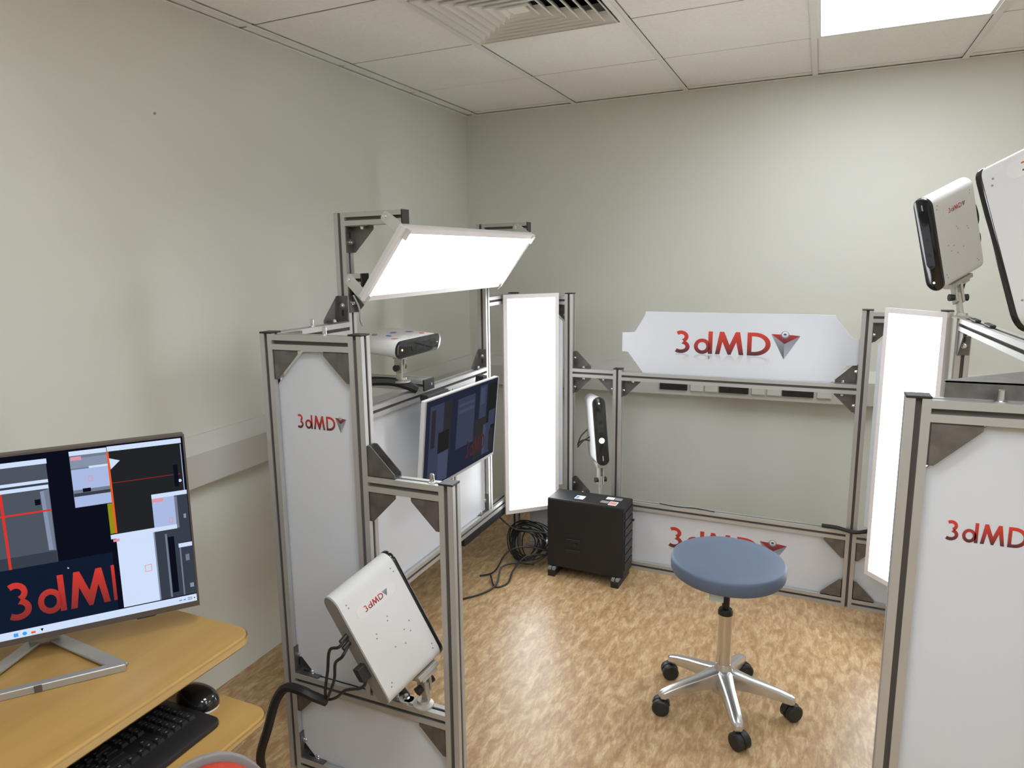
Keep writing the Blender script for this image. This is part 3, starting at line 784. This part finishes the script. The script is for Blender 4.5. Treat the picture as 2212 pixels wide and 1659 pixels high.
# desk monitor
a38 = math.radians(38); nrm = V((math.cos(a38), -math.sin(a38), 0)); wv = V((math.sin(a38), math.cos(a38), 0))
p0 = V((.43, -3.10, 0)) + nrm * .10
MM = axes(p0, wv, Z)            # x along the screen, y up, z to the viewer
DM = thing('monitor', 'wide monitor with a red logo wallpaper on the wooden desk', 'monitor', (.45, -3.12, .74))
x0m, x1m, z0m, z1m = -.310, .3205, .797, 1.2005
build(MB().box((x0m, z0m, -.030), (x1m, z1m, -.0015), MM), 'back_shell', BEZEL, DM, bevel=.004)
bz = MB()
for lo, hi in (((x0m, z0m), (x1m, .8095)), ((x0m, 1.1965), (x1m, z1m)), ((x0m, .8095), (x0m + .004, 1.1965)), ((x1m - .004, .8095), (x1m, 1.1965))):
    bz.box((*lo, -.0015), (*hi, .0012), MM)
build(bz, 'bezel', BEZEL, DM)
scr = build(MB().box((x0m + .004, .8095, -.0015), (x1m - .004, 1.1965, 0), MM), 'screen', SC['black'], DM)
art = [('navy', q(-.30, .155, .8265, .96)),
       ('white', q(-.30, .3155, .8095, .8262)),
       ('mid', q(-.25, .0540, .960, 1.1725)), ('white', q(-.25, .0555, 1.1730, 1.1835)), ('white', q(-.25, .0540, 1.1333, 1.1400)), ('white', q(-.25, .0532, 1.1205, 1.1285)),
       ('shade', q(-.25, .0532, 1.1285, 1.1333)), ('shade', q(-.25, .0532, .960, .985)), ('grey', [(.0372, 1.1156), (.0500, 1.118), (.0500, .987), (.0400, .988)]), ('steel', [(.0440, 1.1156), (.0533, 1.1205), (.0526, .9851), (.0480, .9878)]),
       ('black', q(.026, .036, 1.088, 1.100)), ('red', q(-.034, -.029, .960, 1.1205)), ('red', q(-.25, .0535, 1.072, 1.0757)),
       ('steel', q(.0965, .1660, 1.0700, 1.1818)), ('white', q(.0965, .1660, 1.1820, 1.1916)), ('grey', q(.0970, .1660, 1.155, 1.176)), ('white', q(.13, .1660, 1.152, 1.1565)), ('pale', q(.0970, .1660, 1.108, 1.152)), ('pale', q(.0970, .1660, 1.0705, 1.0935)),
       ('black', q(.1141, .1293, 1.1015, 1.1098)), ('shade', q(.0972, .1662, 1.0940, 1.1008)), ('pink', q(.0985, .118, 1.172, 1.1795)),
       ('dark', q(.1668, .3125, .990, 1.1818)), ('white', q(.1670, .3125, 1.1822, 1.1930)), ('white', [(.1694, 1.1674), (.1893, 1.1601), (.1703, 1.1428)]), ('yellow', q(.1563, .1668, 1.001, 1.069)),
       ('orange', q(.1655, .1695, 1.001, 1.1818)), ('redd', q(.1695, .306, 1.1120, 1.1135)), ('pale', q(.3100, .3115, 1.065, 1.18)), ('white', arc(.3035, 1.0975, .0035, .0035, 0, 330, 11)), ('black', q(.292, .301, 1.085, 1.135)),
       ('pale', q(.2428, .2880, .998, 1.0655)), ('white', q(.2428, .3150, 1.0650, 1.0745)), ('shade', q(.2880, .3150, .954, 1.0650)), ('pink', q(.2435, .266, 1.056, 1.0635)), ('steel', q(.2880, .2935, .99, 1.063)), ('grey', q(.304, .309, 1.01, 1.02)),
       ('white', q(.1660, .2390, .8290, .9892)), ('white', q(.1560, .2885, .9890, .9988)), ('shade', q(.2390, .2885, .8290, .9890)), ('grey', q(.2390, .2420, .8290, .9890)), ('steel', q(.2620, .2660, .83, .98)), ('black', q(.2670, .2800, .84, .972)), ('pink', q(.1600, .1720, .982, .988)),
       ('shade', q(.2885, .3160, .8290, .9440)), ('white', q(.2878, .3160, .9432, .9528)), ('steel', q(.289, .292, .83, .943)), ('grey', q(.304, .312, .845, .855)), ('steel', q(.300, .308, .91, .925)),
       ('white', [(.0690, .9450), (.0722, .9415), (.0690, .9405)]), ('cyan', q(-.042, -.034, .8135, .8215)), ('cyan', arc(-.0225, .8175, .0042, .0042, 0, 330, 11)), ('orange', q(-.011, -.003, .814, .8185)), ('black', [(.006, .821), (.012, .821), (.009, .8145)]),
       ('grey', q(.278, .284, .8165, .8195)), ('grey', q(.287, .292, .8165, .8195)), ('grey', q(.296, .306, .8195, .8215)), ('grey', q(.296, .306, .8155, .8175)), ('black', q(.309, .3115, .817, .8195))]
def box_outline(x0, x1, y0, y1, t): return [('pink', q(x0, x1, y0, y0 + t)), ('pink', q(x0, x1, y1 - t, y1)), ('pink', q(x0, x0 + t, y0, y1)), ('pink', q(x1 - t, x1, y0, y1))]
art += box_outline(.1265, .1350, 1.124, 1.136, .0012) + box_outline(.2735, .2815, 1.004, 1.016, .0012) + box_outline(.2155, .2295, .9015, .9175, .0012)
screen_art(MM, art, scr)
GR = ramp_attr('wallpaper_red', [(0, (.22, .008, .010)), (1, (.66, .022, .016))])
nt = GR.node_tree; rp = [n for n in nt.nodes if n.type == 'VALTORGB'][0]; bs = nt.nodes['Principled BSDF']
nt.links.new(rp.outputs[0], bs.inputs['Emission Color']); bs.inputs['Emission Strength'].default_value = .9 * XC; [nt.links.remove(l) for l in list(bs.inputs['Base Color'].links)]; bs.inputs['Base Color'].default_value = (.01, .01, .01, 1)
hM = .0805
for gi, gname in enumerate(('numeral', 'letter', 'letter')):
    mb = MB()
    for pts, fs in GLYPHS[gi]:
        mb.add([MM @ V((-.045 + x * hM * .79, .8500 + y * hM, .0026 - .001)) for x, y in pts], fs, [max(.001, min(1, y)) for x, y in pts])
    build(mb, gname, GR, scr)
mb = MB(); mb.add([MM @ V((x, y, .0016)) for x, y in q(.149, .1555, .850, .931)], [(0, 1, 2, 3)], [.001, .001, 1, 1]); build(mb, 'letter', GR, scr)
build(MB().prism([(.185, .797), (.19, .792), (.225, .792), (.235, .797)], -.02, -.004, MM), 'button_bar', BLKP, DM)
# stand: V-shaped silver foot with a front bar, neck behind the screen
def pt(w, n, z=0.): return V((.43, -3.10, .74)) + wv * w + nrm * n + Z * z
tipR, tipL = pt(.156, .220), pt(-.156, .220)
def bar(mb, a, b, wd, z0, z1):
    a, b = V(a), V(b); M_ = axes(a, b - a, Z.cross(b - a)); l = (b - a).length
    mb.box((0, -wd / 2, z0), (l, wd / 2, z1), M_)
st = MB(); bar(st, pt(.012, -.01), pt(.152, .205), .032, .004, .010); bar(st, pt(-.012, -.01), pt(-.152, .205), .032, .004, .010)
build(st, 'stand_foot', SILVER, DM, bevel=.0015, segs=1)
st = MB(); bar(st, pt(-.160, .207), pt(.160, .207), .018, .0, .016); build(st, 'stand_bar', SILVER, DM, bevel=.0015, segs=1)
build(MB().box((-.045, .752, -.14 + .108 - .1), (.045, .80, -.118 + .01 - .0), MM) if False else MB().box((-.03, .746, -.105), (.03, 1.0, -.085), MM), 'neck', SILVER, DM, bevel=.002)
build(MB().box((-.05, .93, -.085), (.05, 1.03, -.030), MM), 'mount_block', BLKP, DM, bevel=.004)
build(MB().box((-.07, .7405, .1145), (-.005, .7425, .1146), MM), 'name_strip', GRAYTXT, DM)
build(MB().box((-.004, .742, .1164), (.010, .756, .1172), MM), 'badge', BEZEL, DM)

# small monitor on the left tower
aT, bT_ = V((.680, -1.790, 1.058)), V((.680, -1.130, 1.050))
cB_ = V((.648, -1.785, .695))
MS = axes(cB_, bT_ - aT, aT - cB_); LW, LH = (bT_ - aT).length, (aT - cB_).length
SM = thing('monitor', 'thin dim monitor showing camera views, hung inside the left tower', 'monitor', (.66, -1.46, .69))
build(MB().box((0, 0, -.022), (LW, LH, -.001), MS), 'back_shell', WHITEP, SM, bevel=.004)
s2 = build(MB().box((.004, .012, -.001), (LW - .004, LH - .004, .0003), MS), 'screen', SC['black'], SM)
bz = MB()
for lo, hi in (((0, 0), (LW, .012)), ((0, LH - .004), (LW, LH)), ((0, .012), (.004, LH - .004)), ((LW - .004, .012), (LW, LH - .004))): bz.box((*lo, -.001), (*hi, .0014), MS)
build(bz, 'bezel', SILVER, SM)
E2 = {'bg': emission('view_bg', (.028, .034, .066), .62 * XC), 'blue': emission('view_blue', (.066, .078, .135), .62 * XC), 'grey': emission('view_grey', (.042, .042, .048), .62 * XC), 'dk': emission('view_dark', (.026, .026, .027), .62 * XC), 'red': emission('view_red', (.11, .035, .04), .62 * XC), 'lt': emission('view_light', (.090, .105, .18), .62 * XC)}
E2N = list(E2); mb = MB(); zz = .0008
def uq(x0, x1, y0, y1): return [(x * (LW - .008) + .004, y * (LH - .016) + .012) for x, y in q(x0, x1, y0, y1)]
for c, pts in (('bg', uq(0, 1, 0, 1)), ('blue', uq(.05, .22, .1, .93)), ('grey', uq(.07, .12, .45, .88)), ('grey', uq(.22, .32, .3, .93)), ('dk', uq(.16, .30, .36, .60)), ('blue', uq(.05, .16, .05, .40)), ('lt', uq(.17, .30, .02, .36)),
               ('blue', uq(.40, .65, .30, .90)), ('lt', uq(.42, .64, .72, .76)), ('lt', uq(.42, .64, .80, .83)), ('blue', uq(.72, .83, .50, .96)), ('lt', uq(.73, .80, .72, .93)), ('dk', uq(.85, .98, .30, .95)), ('grey', uq(.66, .85, .05, .55)), ('blue', uq(.80, .92, .05, .45)), ('lt', uq(.80, .84, .06, .44)),
               ('blue', uq(.88, .98, .4, .6)), ('grey', uq(.90, .97, .08, .35))):
    zz += .00004; mb.mat(E2N.index(c)).add([MS @ V((x, y, zz)) for x, y in pts], [(0, 1, 2, 3)])
build(mb, 'picture', [E2[k] for k in E2N], s2)
hs = .075
mb = MB()
for g in GLYPHS:
    for pts, fs in g: mb.add([MS @ V((.36 + x * hs * .62, .055 + y * hs, .0026)) for x, y in pts], fs)
build(mb, 'lettering', E2['red'], s2)
build(MB().prism([(.08, LH - .05), (.22, LH - .05), (.22, LH + .01), (.05, LH + .01)], -.06, -.022, MS), 'wall_mount', BLKP, SM, bevel=.003)
build(MB().box((.545, LH - .02, -.06), (.585, LH + .012, -.022), MS), 'mount_arm', BLKM, SM, bevel=.003)
build(MB().box((.25, .12, -.085), (.40, LH - .08, -.022), MS), 'mount_arm', BLKM, SM, bevel=.003)

# ---------------------------------------------------------------- computer behind the stool
PCM = RB
MP = axes((.992, -.735, 0), TX, TY)
PC = thing('computer_case', 'black computer case standing on two feet before the back section', 'computer', (.992, -.735, 0))
w2, d2 = .193, .078
build(MB().box((-w2, -d2, .045), (w2, d2, .40), MP), 'case', BLKM, PC, bevel=.005)
build(MB().box((-w2 + .002, -d2 - .003, .05), (w2 - .002, -d2, .395), MP), 'side_panel', BLKM, PC, bevel=.002)
for k in range(7):
    build(MB().box((w2, -d2 + .012, .08 + k * .043), (w2 + .004, d2 - .012, .08 + k * .043 + .035), MP), 'grille_bar', BLKP, PC)
for x in (-w2 + .028, w2 - .035):
    f_ = build(MB().box((x - .019, -d2 - .022, 0), (x + .019, d2 + .015, .032), MP), 'foot', BLKP, PC, bevel=.003)
    for dx in (-.010, .010):
        build(MB().box((x + dx - .007, -d2 - .018, .032), (x + dx + .007, -d2 + .03, .045), MP), 'foot_clip', GREYP, f_)
for x, y, w, d, mm, m2 in ((-.045, -.015, .045, .05, PAPER, PBLUE), (.095, .03, .038, .035, PAPER, None), (.085, -.03, .040, .032, PGREY, None), (.128, -.038, .040, .052, PAPER, PRED), (.135, .03, .036, .036, PGREY, None)):
    lb_ = build(MB().box((x - w / 2, y - d / 2, .400), (x + w / 2, y + d / 2, .4008), MP), 'sticker', mm, PC)
    if m2: build(MB().box((x - w * .42, y - d * .30, .4008), (x + (w * -.12 if m2 is PBLUE else w * .42), y + d * .30, .4011), MP), 'sticker_print', m2, lb_)
build(MB().lathe([(.012, 0), (.012, .006)], 14, axes(MP @ V((-.05, -d2 - .003, .175)), TX, Z)).box((-.09, -d2 - .008, .13), (-.02, -d2 - .003, .15), MP).box((-.09, -d2 - .008, .19), (-.02, -d2 - .003, .205), MP), 'lock', BLKP, PC, bevel=.001, segs=1)
build(MB().cyl(MP @ V((w2, .05, .30)), MP @ V((w2 + .015, .05, .30)), .006, 10), 'knob', BLKP, PC)

# ---------------------------------------------------------------- cables
def cable(label, paths, r=.004, name='cable', m=None, group=None):
    t = thing(name, label, 'cable', tuple(paths[0][0]), group=group)
    for p in paths: build(MB().tube(p, r, 7, 5), 'strand' if len(paths) > 1 else 'sheath', m or CABLE, t, smooth=True)
    return t
def loop(c, rx, rz, tilt, n=14, ph=0., z0=0.):
    P = []
    for k in range(n + 1):
        a = 2 * math.pi * k / n + ph
        P.append(V((c[0] + rx * math.cos(a), c[1] + rx * .45 * math.sin(a) * math.cos(tilt) + .02 * math.cos(2 * a), max(.008, c[2] + rz * math.sin(a)))))
    return P
coil = []
for k in range(13):
    coil.append(loop((.66 + random.uniform(-.025, .025), -.72 + random.uniform(-.03, .03), .112 + random.uniform(-.006, .014)), .085 + random.uniform(-.025, .022), .085 + random.uniform(-.025, .010), random.uniform(0, 1), ph=random.uniform(0, 6)))
cable('coil of black cables on the floor left of the computer', coil, .0034, 'cable_coil')
for k, (pts, lb) in enumerate((
    ([(.50, -.98, .006), (.56, -.93, .02), (.60, -.86, .10), (.68, -.80, .12), (.76, -.76, .10), (.81, -.72, .09)], 'black cable from under the left tower to the computer, upper run'),
    ([(.47, -1.30, .006), (.58, -1.17, .006), (.62, -1.05, .012), (.60, -.93, .05), (.66, -.85, .05), (.72, -.80, .03)], 'black cable trailing on the floor under the left tower'),
    ([(.56, -.98, .02), (.62, -1.06, .006), (.66, -1.00, .006), (.65, -.90, .03), (.70, -.84, .09), (.80, -.74, .07)], 'black looped cable on the floor below the left tower'),
    ([(.53, -.80, .26), (.60, -.78, .20), (.68, -.76, .19), (.76, -.73, .18), (.81, -.72, .18)], 'black cable hanging from the low beam to the computer'),
    ([(.77, -.66, .30), (.765, -.68, .24), (.77, -.70, .20), (.81, -.72, .19)], 'black cable bending down beside the computer'),
    ([(.58, -.74, .19), (.66, -.72, .20), (.73, -.73, .15), (.80, -.74, .13)], 'black cable stretched across the corner to the computer'))):
    cable(lb, [[V(p) for p in pts]], .0045)
tag(build(MB().box((.765, -.745, .135), (.80, -.725, .147)), 'cable_plug', WHITEP, origin=(.78, -.735, .13), bevel=.002), 'small pale plug on a cable left of the computer', 'plug')
# cables behind the upright camera
cable('three thin black leads behind the upright camera at the back', [[V((.925, -.56, .70)), V((.89, -.56, .66)), V((.872, -.555, .61))], [V((.935, -.555, .66)), V((.90, -.56, .635)), V((.872, -.556, .60))], [V((.935, -.55, .64)), V((.90, -.553, .64)), V((.872, -.555, .618))]], .0035)
# thick sleeve of the lower left camera
cable('thick black cable sleeve looping from the left tower down to the floor', [[V((.47, -2.52, .02)), V((.50, -2.55, .10)), V((.545, -2.56, .20)), V((.57, -2.545, .29)), V((.60, -2.53, .335)), V((.66, -2.535, .345)), V((.695, -2.525, .33)), V((.722, -2.50, .305))]], .014, 'cable_sleeve')
rb = MB_ @ V((0, -.208, 0))
def onB(x, y, z): return MB_ @ V((x, y, z))
cable('black leads running from the lower left camera into the sleeve', [[onB(.05, -.206, .0), onB(.04, -.24, .0), V((.868, -2.655, .585)), V((.830, -2.62, .50)), V((.765, -2.555, .385)), V((.722, -2.50, .315))],
      [onB(.03, -.206, .005), onB(.015, -.245, .0), V((.876, -2.645, .545)), V((.842, -2.61, .47)), V((.775, -2.55, .375)), V((.727, -2.50, .315))],
      [onB(-.055, -.206, .0), onB(-.085, -.235, .0), V((.870, -2.60, .44)), V((.80, -2.55, .37)), V((.735, -2.50, .315))]], .0042)
for x_, z_ in ((.05, 0), (.03, .005)):
    tag(build(MB().cyl(onB(x_, -.206, z_), onB(x_ - .004, -.232, z_), .007, 10), 'cable_plug', BLKP, origin=tuple(onB(x_, -.21, z_)), smooth=True), 'black plug in the rear of the lower left camera, %s one' % ('upper' if x_ > .04 else 'lower'), 'plug')
tag(build(MB().box((-.035, -.235, -.013), (-.075, -.206, .013), MB_), 'cable_plug', BLKP, origin=tuple(onB(-.055, -.21, 0)), bevel=.003), 'square black power plug in the rear of the lower left camera', 'plug')
# hose behind the upper left camera
cable('thick black sleeve lying across the beam under the flat camera', [[V((.36, -1.86, 1.115)), V((.44, -1.80, 1.122)), V((.50, -1.735, 1.115)), V((.545, -1.69, 1.095)), V((.57, -1.66, 1.075))]], .017, 'cable_sleeve')

# ---------------------------------------------------------------- stool
SX, SY = 1.722, -1.585
ST = thing('stool', 'round blue-grey swivel stool with chrome five-star base on casters', 'stool', (SX, SY, 0))
TS = Matrix.Translation((SX, SY, 0))
TSEAT = TS @ Matrix.Translation((0, 0, .528)) @ Matrix.Rotation(math.radians(2.6), 4, r0) @ Matrix.Translation((0, 0, -.525))
build(MB().lathe([(.02, .496), (.172, .496), (.181, .499), (.185, .507), (.186, .522), (.185, .538), (.1825, .5445), (.177, .548), (.12, .5495), (.01, .550)], 64, TSEAT), 'seat', SEAT, ST, smooth=True)
build(MB().lathe([(.012, .489), (.09, .489), (.09, .496), (.012, .496)], 24, TS), 'seat_plate', BLKM, ST, smooth=True)
build(MB().lathe([(.0125, .345), (.0125, .490)], 20, TS), 'piston', BLKP, ST, smooth=True)
build(MB().lathe([(.020, .346), (.0245, .348), (.0245, .360), (.021, .368), (.013, .369)], 24, TS), 'collar', BLKP, ST, smooth=True)
build(MB().lathe([(.0245, .10), (.0245, .348)], 32, TS), 'column', CHROME, ST, smooth=True)
build(MB().box((1.682, -1.721, .452), (1.727, -1.719, .497)), 'tag', mat('care_tag', (.60, .72, .72), .6), ST)
hub = build(MB().lathe([(.020, .055), (.036, .060), (.039, .105), (.034, .138), (.0255, .165)], 28, TS), 'hub', POLISH, ST, smooth=True)
angs = [math.atan2(y - SY, x - SX) for x, y in ((1.519, -1.469), (1.540, -1.717), (1.936, -1.575), (1.799, -1.805), (1.766, -1.365))]
for kk, a in enumerate(angs):
    R = TS @ Matrix.Rotation(a, 4, 'Z')
    sec = [(.018, .026, .078, .150), (.05, .023, .083, .140), (.09, .0205, .082, .128), (.14, .019, .077, .116), (.19, .018, .069, .102), (.222, .0165, .062, .090), (.234, .010, .063, .084)]
    vs_ = []; fs_ = []
    for r_, hw, zb, zt in sec:
        for c_, z_ in ((-hw, zb), (hw, zb), (hw, zt - .005), (hw * .45, zt), (-hw * .45, zt), (-hw, zt - .005)): vs_.append(R @ V((r_, c_, z_)))
    n6 = 6
    for s_ in range(len(sec) - 1):
        for k in range(n6): fs_.append((s_ * n6 + k, s_ * n6 + (k + 1) % n6, (s_ + 1) * n6 + (k + 1) % n6, (s_ + 1) * n6 + k))
    fs_ += [tuple(reversed(range(n6))), tuple(range(len(vs_) - n6, len(vs_)))]
    leg = build(MB().add(vs_, fs_), 'leg', POLISH, ST, bevel=.002, smooth=True)
    RC = R @ Matrix.Translation((.215, 0, 0)) @ Matrix.Rotation((.9, -.5, .7, .5, -.8)[kk], 4, 'Z')
    cs = build(MB().lathe([(.005, .03), (.005, .075)], 10, RC), 'caster', BLKP, ST)
    for s_ in (-1, 1):
        cw = RC @ Matrix.Translation((.012, s_ * .0135, .029)) @ Matrix.Rotation(math.pi / 2, 4, 'X')
        build(MB().lathe([(.008, -.012), (.024, -.012), (.029, -.008), (.029, .008), (.024, .012), (.008, .012)], 24, cw), 'wheel', RUBBER, cs, smooth=True)
    hood = [(.012 + .031 * math.cos(b_), .029 + .031 * math.sin(b_)) for b_ in [math.radians(20 + 150 * k / 10) for k in range(11)]] + [(.012 - .016, .030), (.012 + .016, .030)]
    build(MB().prism(hood, -.004, .004, RC @ Matrix.Rotation(math.pi / 2, 4, 'X')), 'hood', BLKP, cs, smooth=True)

# ---------------------------------------------------------------- desk
DK = thing('computer_desk', 'beech laminate computer desk with a lower keyboard tray by the left wall', 'desk', (.45, -3.5, 0))
def rrect(x0, x1, y0, y1, r, corners=(1, 1, 1, 1), n=6):
    P = []
    for (cx, cy, a0, on) in ((x1 - r, y1 - r, 0, corners[0]), (x0 + r, y1 - r, 90, corners[1]), (x0 + r, y0 + r, 180, corners[2]), (x1 - r, y0 + r, 270, corners[3])):
        if on: P += arc(cx, cy, r, r, a0, a0 + 90, n)
        else: P.append((cx + math.copysign(r, math.cos(math.radians(a0 + 45))), cy + math.copysign(r, math.sin(math.radians(a0 + 45)))))
    return P
def top_board(name, x0, x1, y0, y1, z1, th, r, cut=False):
    o = rrect(x0, x1, y0, y1, r, (1, 0, 0, 1))
    if cut: pass
    b_ = build(MB().prism(o, z1 - th, z1), name, [WOOD], DK, bevel=.006, smooth=True, segs=3)
    inn = rrect(x0 - .001, x1 + .0012, y0 - .0012, y1 + .0012, r + .001, (1, 0, 0, 1))
    lip = MB().prism(inn, z1 - th + .006, z1 - .0055, caps=False)
    build(lip, 'edge_band', WOODE, b_, smooth=True)
    return b_
top_board('desktop', .02, .826, -4.15, -2.866, .740, .026, .045)
top_board('keyboard_tray', .36, .937, -4.08, -2.948, .620, .020, .04)
for y in (-2.99, -4.03):
    build(MB().box((.30, y - .018, .02), (.36, y + .018, .714)), 'leg', SHELFG, DK, bevel=.004)
    build(MB().box((.10, y - .022, 0), (.72, y + .022, .03)), 'foot_rail', SHELFG, DK, bevel=.004)
    build(MB().box((.30, y - .014, .60), (.62, y + .014, .622 - .022)), 'tray_bracket', SHELFG, DK) if False else None
    build(MB().box((.10, y - .016, .69), (.72, y + .016, .714)), 'top_rail', SHELFG, DK)
    build(MB().box((.40, y - .012, .58), (.86, y + .012, .60)), 'tray_rail', SHELFG, DK)
    build(MB().box((.36, y - .010, .58), (.42, y + .010, .700)), 'tray_hanger', SHELFG, DK)
build(MB().box((.31, -4.01, .35), (.328, -3.01, .68)), 'back_panel', WOOD, DK)

# keyboard
KM = axes((.784, -3.250, .620), (0, -1, 0), (-1, 0, 0)) if False else axes((.781, -3.258, .620), (0, 1, 0), (-1, 0, 0))
KB = thing('keyboard', 'black full-size keyboard with a palm rest on the keyboard tray', 'keyboard', (.781, -3.258, .620))
kbo = rrect(-.228, .228, -.095, .088, .018, n=5)
build(MB().prism(kbo, 0.0005, .014, KM), 'body', KEY, KB, bevel=.004, smooth=True)
key_cache = {}
def keycap(x, y, w, h=.0165):
    k = (round(w, 4), round(h, 4))
    if k not in key_cache:
        a, b = w / 2, h / 2
        mb = MB().add([(-a, -b, 0), (a, -b, 0), (a, b, 0), (-a, b, 0), (-a + .0022, -b + .0022, .007), (a - .0022, -b + .0022, .007), (a - .0022, b - .0012, .007), (-a + .0022, b - .0012, .007)], [(0, 1, 5, 4), (1, 2, 6, 5), (2, 3, 7, 6), (3, 0, 4, 7), (4, 5, 6, 7)])
        mb.mat(1).add([(-a + .004, b - .0075, .0072), (-a + .0085, b - .0075, .0072), (-a + .0085, b - .0045, .0072), (-a + .004, b - .0045, .0072)], [(0, 1, 2, 3)])
        o = build(mb, 'key', [KEY, KEYMARK], local=True); key_cache[k] = o.data; bpy.data.objects.remove(o)
    inst(key_cache[k], 'key', KB, KM @ Matrix.Translation((x, y, .0135)))
u = .0188
for r_, row in enumerate(([1.25] + [1] * 3 + [6] + [1.25, 1.25, 1.25, 1.25], [2.25] + [1] * 10 + [2.75], [1.75] + [1] * 11 + [2.25], [1.5] + [1] * 12 + [1.5], [1] * 13 + [2])):
    x = -.215
    for w in row:
        keycap(x + w * u / 2, -.034 + r_ * .0188, w * u - .0022); x += w * u
x = -.215
for k in range(13): keycap(x + k * (15 * u / 13) + .008, .068, .0165, .013)
x = -.215 + 15.25 * u
for k in range(3):
    for y in (3, 4): keycap(x + (k + .5) * u, -.034 + y * .0188, .0166)
    keycap(x + (k + .5) * u, -.034, .0166)
    keycap(x + (k + .5) * u, .068, .0165, .013)
keycap(x + 1.5 * u, -.034 + .0188, .0166)
x += 3.25 * u
for k in range(4):
    for y in range(5): keycap(x + (k + .5) * u, -.034 + y * .0188, .0166)
    keycap(x + (k + .5) * u, .068, .0165, .013)

# mouse
MO = thing('computer_mouse', 'glossy black computer mouse on the keyboard tray', 'mouse', (.770, -2.998, .620))
MX = Matrix.Translation((.770, -2.998, .620)) @ Matrix.Rotation(math.radians(172), 4, 'Z')
def dome(a, b, h, z0, nu=24, nv=8, e=2.3):
    vs_ = []; fs_ = []
    for j in range(nv):
        t_ = j / nv * math.pi / 2; rr = math.cos(t_) ** .62; z = z0 + h * math.sin(t_)
        for k in range(nu):
            an = 2 * math.pi * k / nu; c_, s_ = math.cos(an), math.sin(an)
            rad = (abs(c_) ** e + abs(s_) ** e) ** (-1 / e)
            tp = 1 - .10 * c_
            vs_.append(V((a * rr * rad * c_ - .006 * math.sin(t_), b * tp * rr * rad * s_, z)))
    vs_.append(V((-.006, 0, z0 + h)))
    for j in range(nv - 1):
        for k in range(nu): fs_.append((j * nu + k, j * nu + (k + 1) % nu, (j + 1) * nu + (k + 1) % nu, (j + 1) * nu + k))
    fs_ += [((nv - 1) * nu + k, (nv - 1) * nu + (k + 1) % nu, len(vs_) - 1) for k in range(nu)]
    fs_.append(tuple(reversed(range(nu))))
    return [MX @ p for p in vs_], fs_
build(MB().add(*dome(.0575, .034, .034, .006)), 'shell', GLOSSB, MO, smooth=True)
build(MB().add(*dome(.0560, .033, .010, .0005)), 'base', WHITEP, MO, smooth=True)
build(MB().cyl(MX @ V((.030, -.004, .032)), MX @ V((.030, .004, .032)), .009, 16), 'scroll_wheel', GREYP, MO, smooth=True)

# ---------------------------------------------------------------- red chair at the bottom edge
CH = thing('office_chair', 'red upholstered chair with grey edging, only its back rest top in view', 'chair', (1.24, -3.42, 0))
cdir = V((.82, -.57, 0)); cw = V((.57, .82, 0))      # facing direction, width direction
ctop = V((1.122, -3.300, .806))
MCh = axes(ctop - Z * .25, cw, Z)                     # z axis = facing
def ell(a, b, n=40, e=2.2): return [(a * math.copysign(abs(math.cos(2 * math.pi * k / n)) ** (2 / e), math.cos(2 * math.pi * k / n)), b * math.copysign(abs(math.sin(2 * math.pi * k / n)) ** (2 / e), math.sin(2 * math.pi * k / n))) for k in range(n)]
build(MB().prism(ell(.126, .248), -.016, -.004, MCh), 'back_shell', mat('chair_grey', (.20, .185, .18), .6), CH, bevel=.004, smooth=True)
build(MB().prism(ell(.120, .241), -.004, .030, MCh), 'backrest', REDF, CH, bevel=.012, smooth=True, segs=3)
sc_ = ctop + cdir * .24; sc_.z = .44
MSe = axes(sc_, cw, cdir)
build(MB().prism(ell(.22, .21, e=3), -.03, .035, MSe) if (MSe.to_3x3() @ Z).z > 0 else MB().prism(ell(.22, .21, e=3), -.035, .03, MSe), 'seat', REDF, CH, bevel=.012, smooth=True)
build(MB().tube([ctop - Z * .40 - cdir * .02, ctop - Z * .385 + V((0, 0, -.02)) - cdir * .02, V((sc_.x, sc_.y, .40)) - cdir * .12, V((sc_.x, sc_.y, .395))], .016, 8), 'back_stem', BLKP, CH, smooth=True)
build(MB().lathe([(.022, .10), (.022, .41)], 16, Matrix.Translation((sc_.x, sc_.y, 0))), 'column', BLKP, CH, smooth=True)
for k in range(5):
    R = Matrix.Translation((sc_.x, sc_.y, 0)) @ Matrix.Rotation(2 * math.pi * k / 5, 4, 'Z')
    lg = build(MB().box((.0, -.018, .07), (.26, .018, .10), R), 'leg', BLKP, CH, bevel=.004)
    build(MB().lathe([(.024, -.018), (.026, -.012), (.026, .012), (.024, .018)], 18, R @ Matrix.Translation((.25, 0, .026)) @ Matrix.Rotation(math.pi / 2, 4, 'X')), 'caster', RUBBER, lg, smooth=True)
    build(MB().lathe([(.006, .03), (.006, .075)], 8, R @ Matrix.Translation((.25, 0, 0))), 'caster_pin', BLKP, lg)
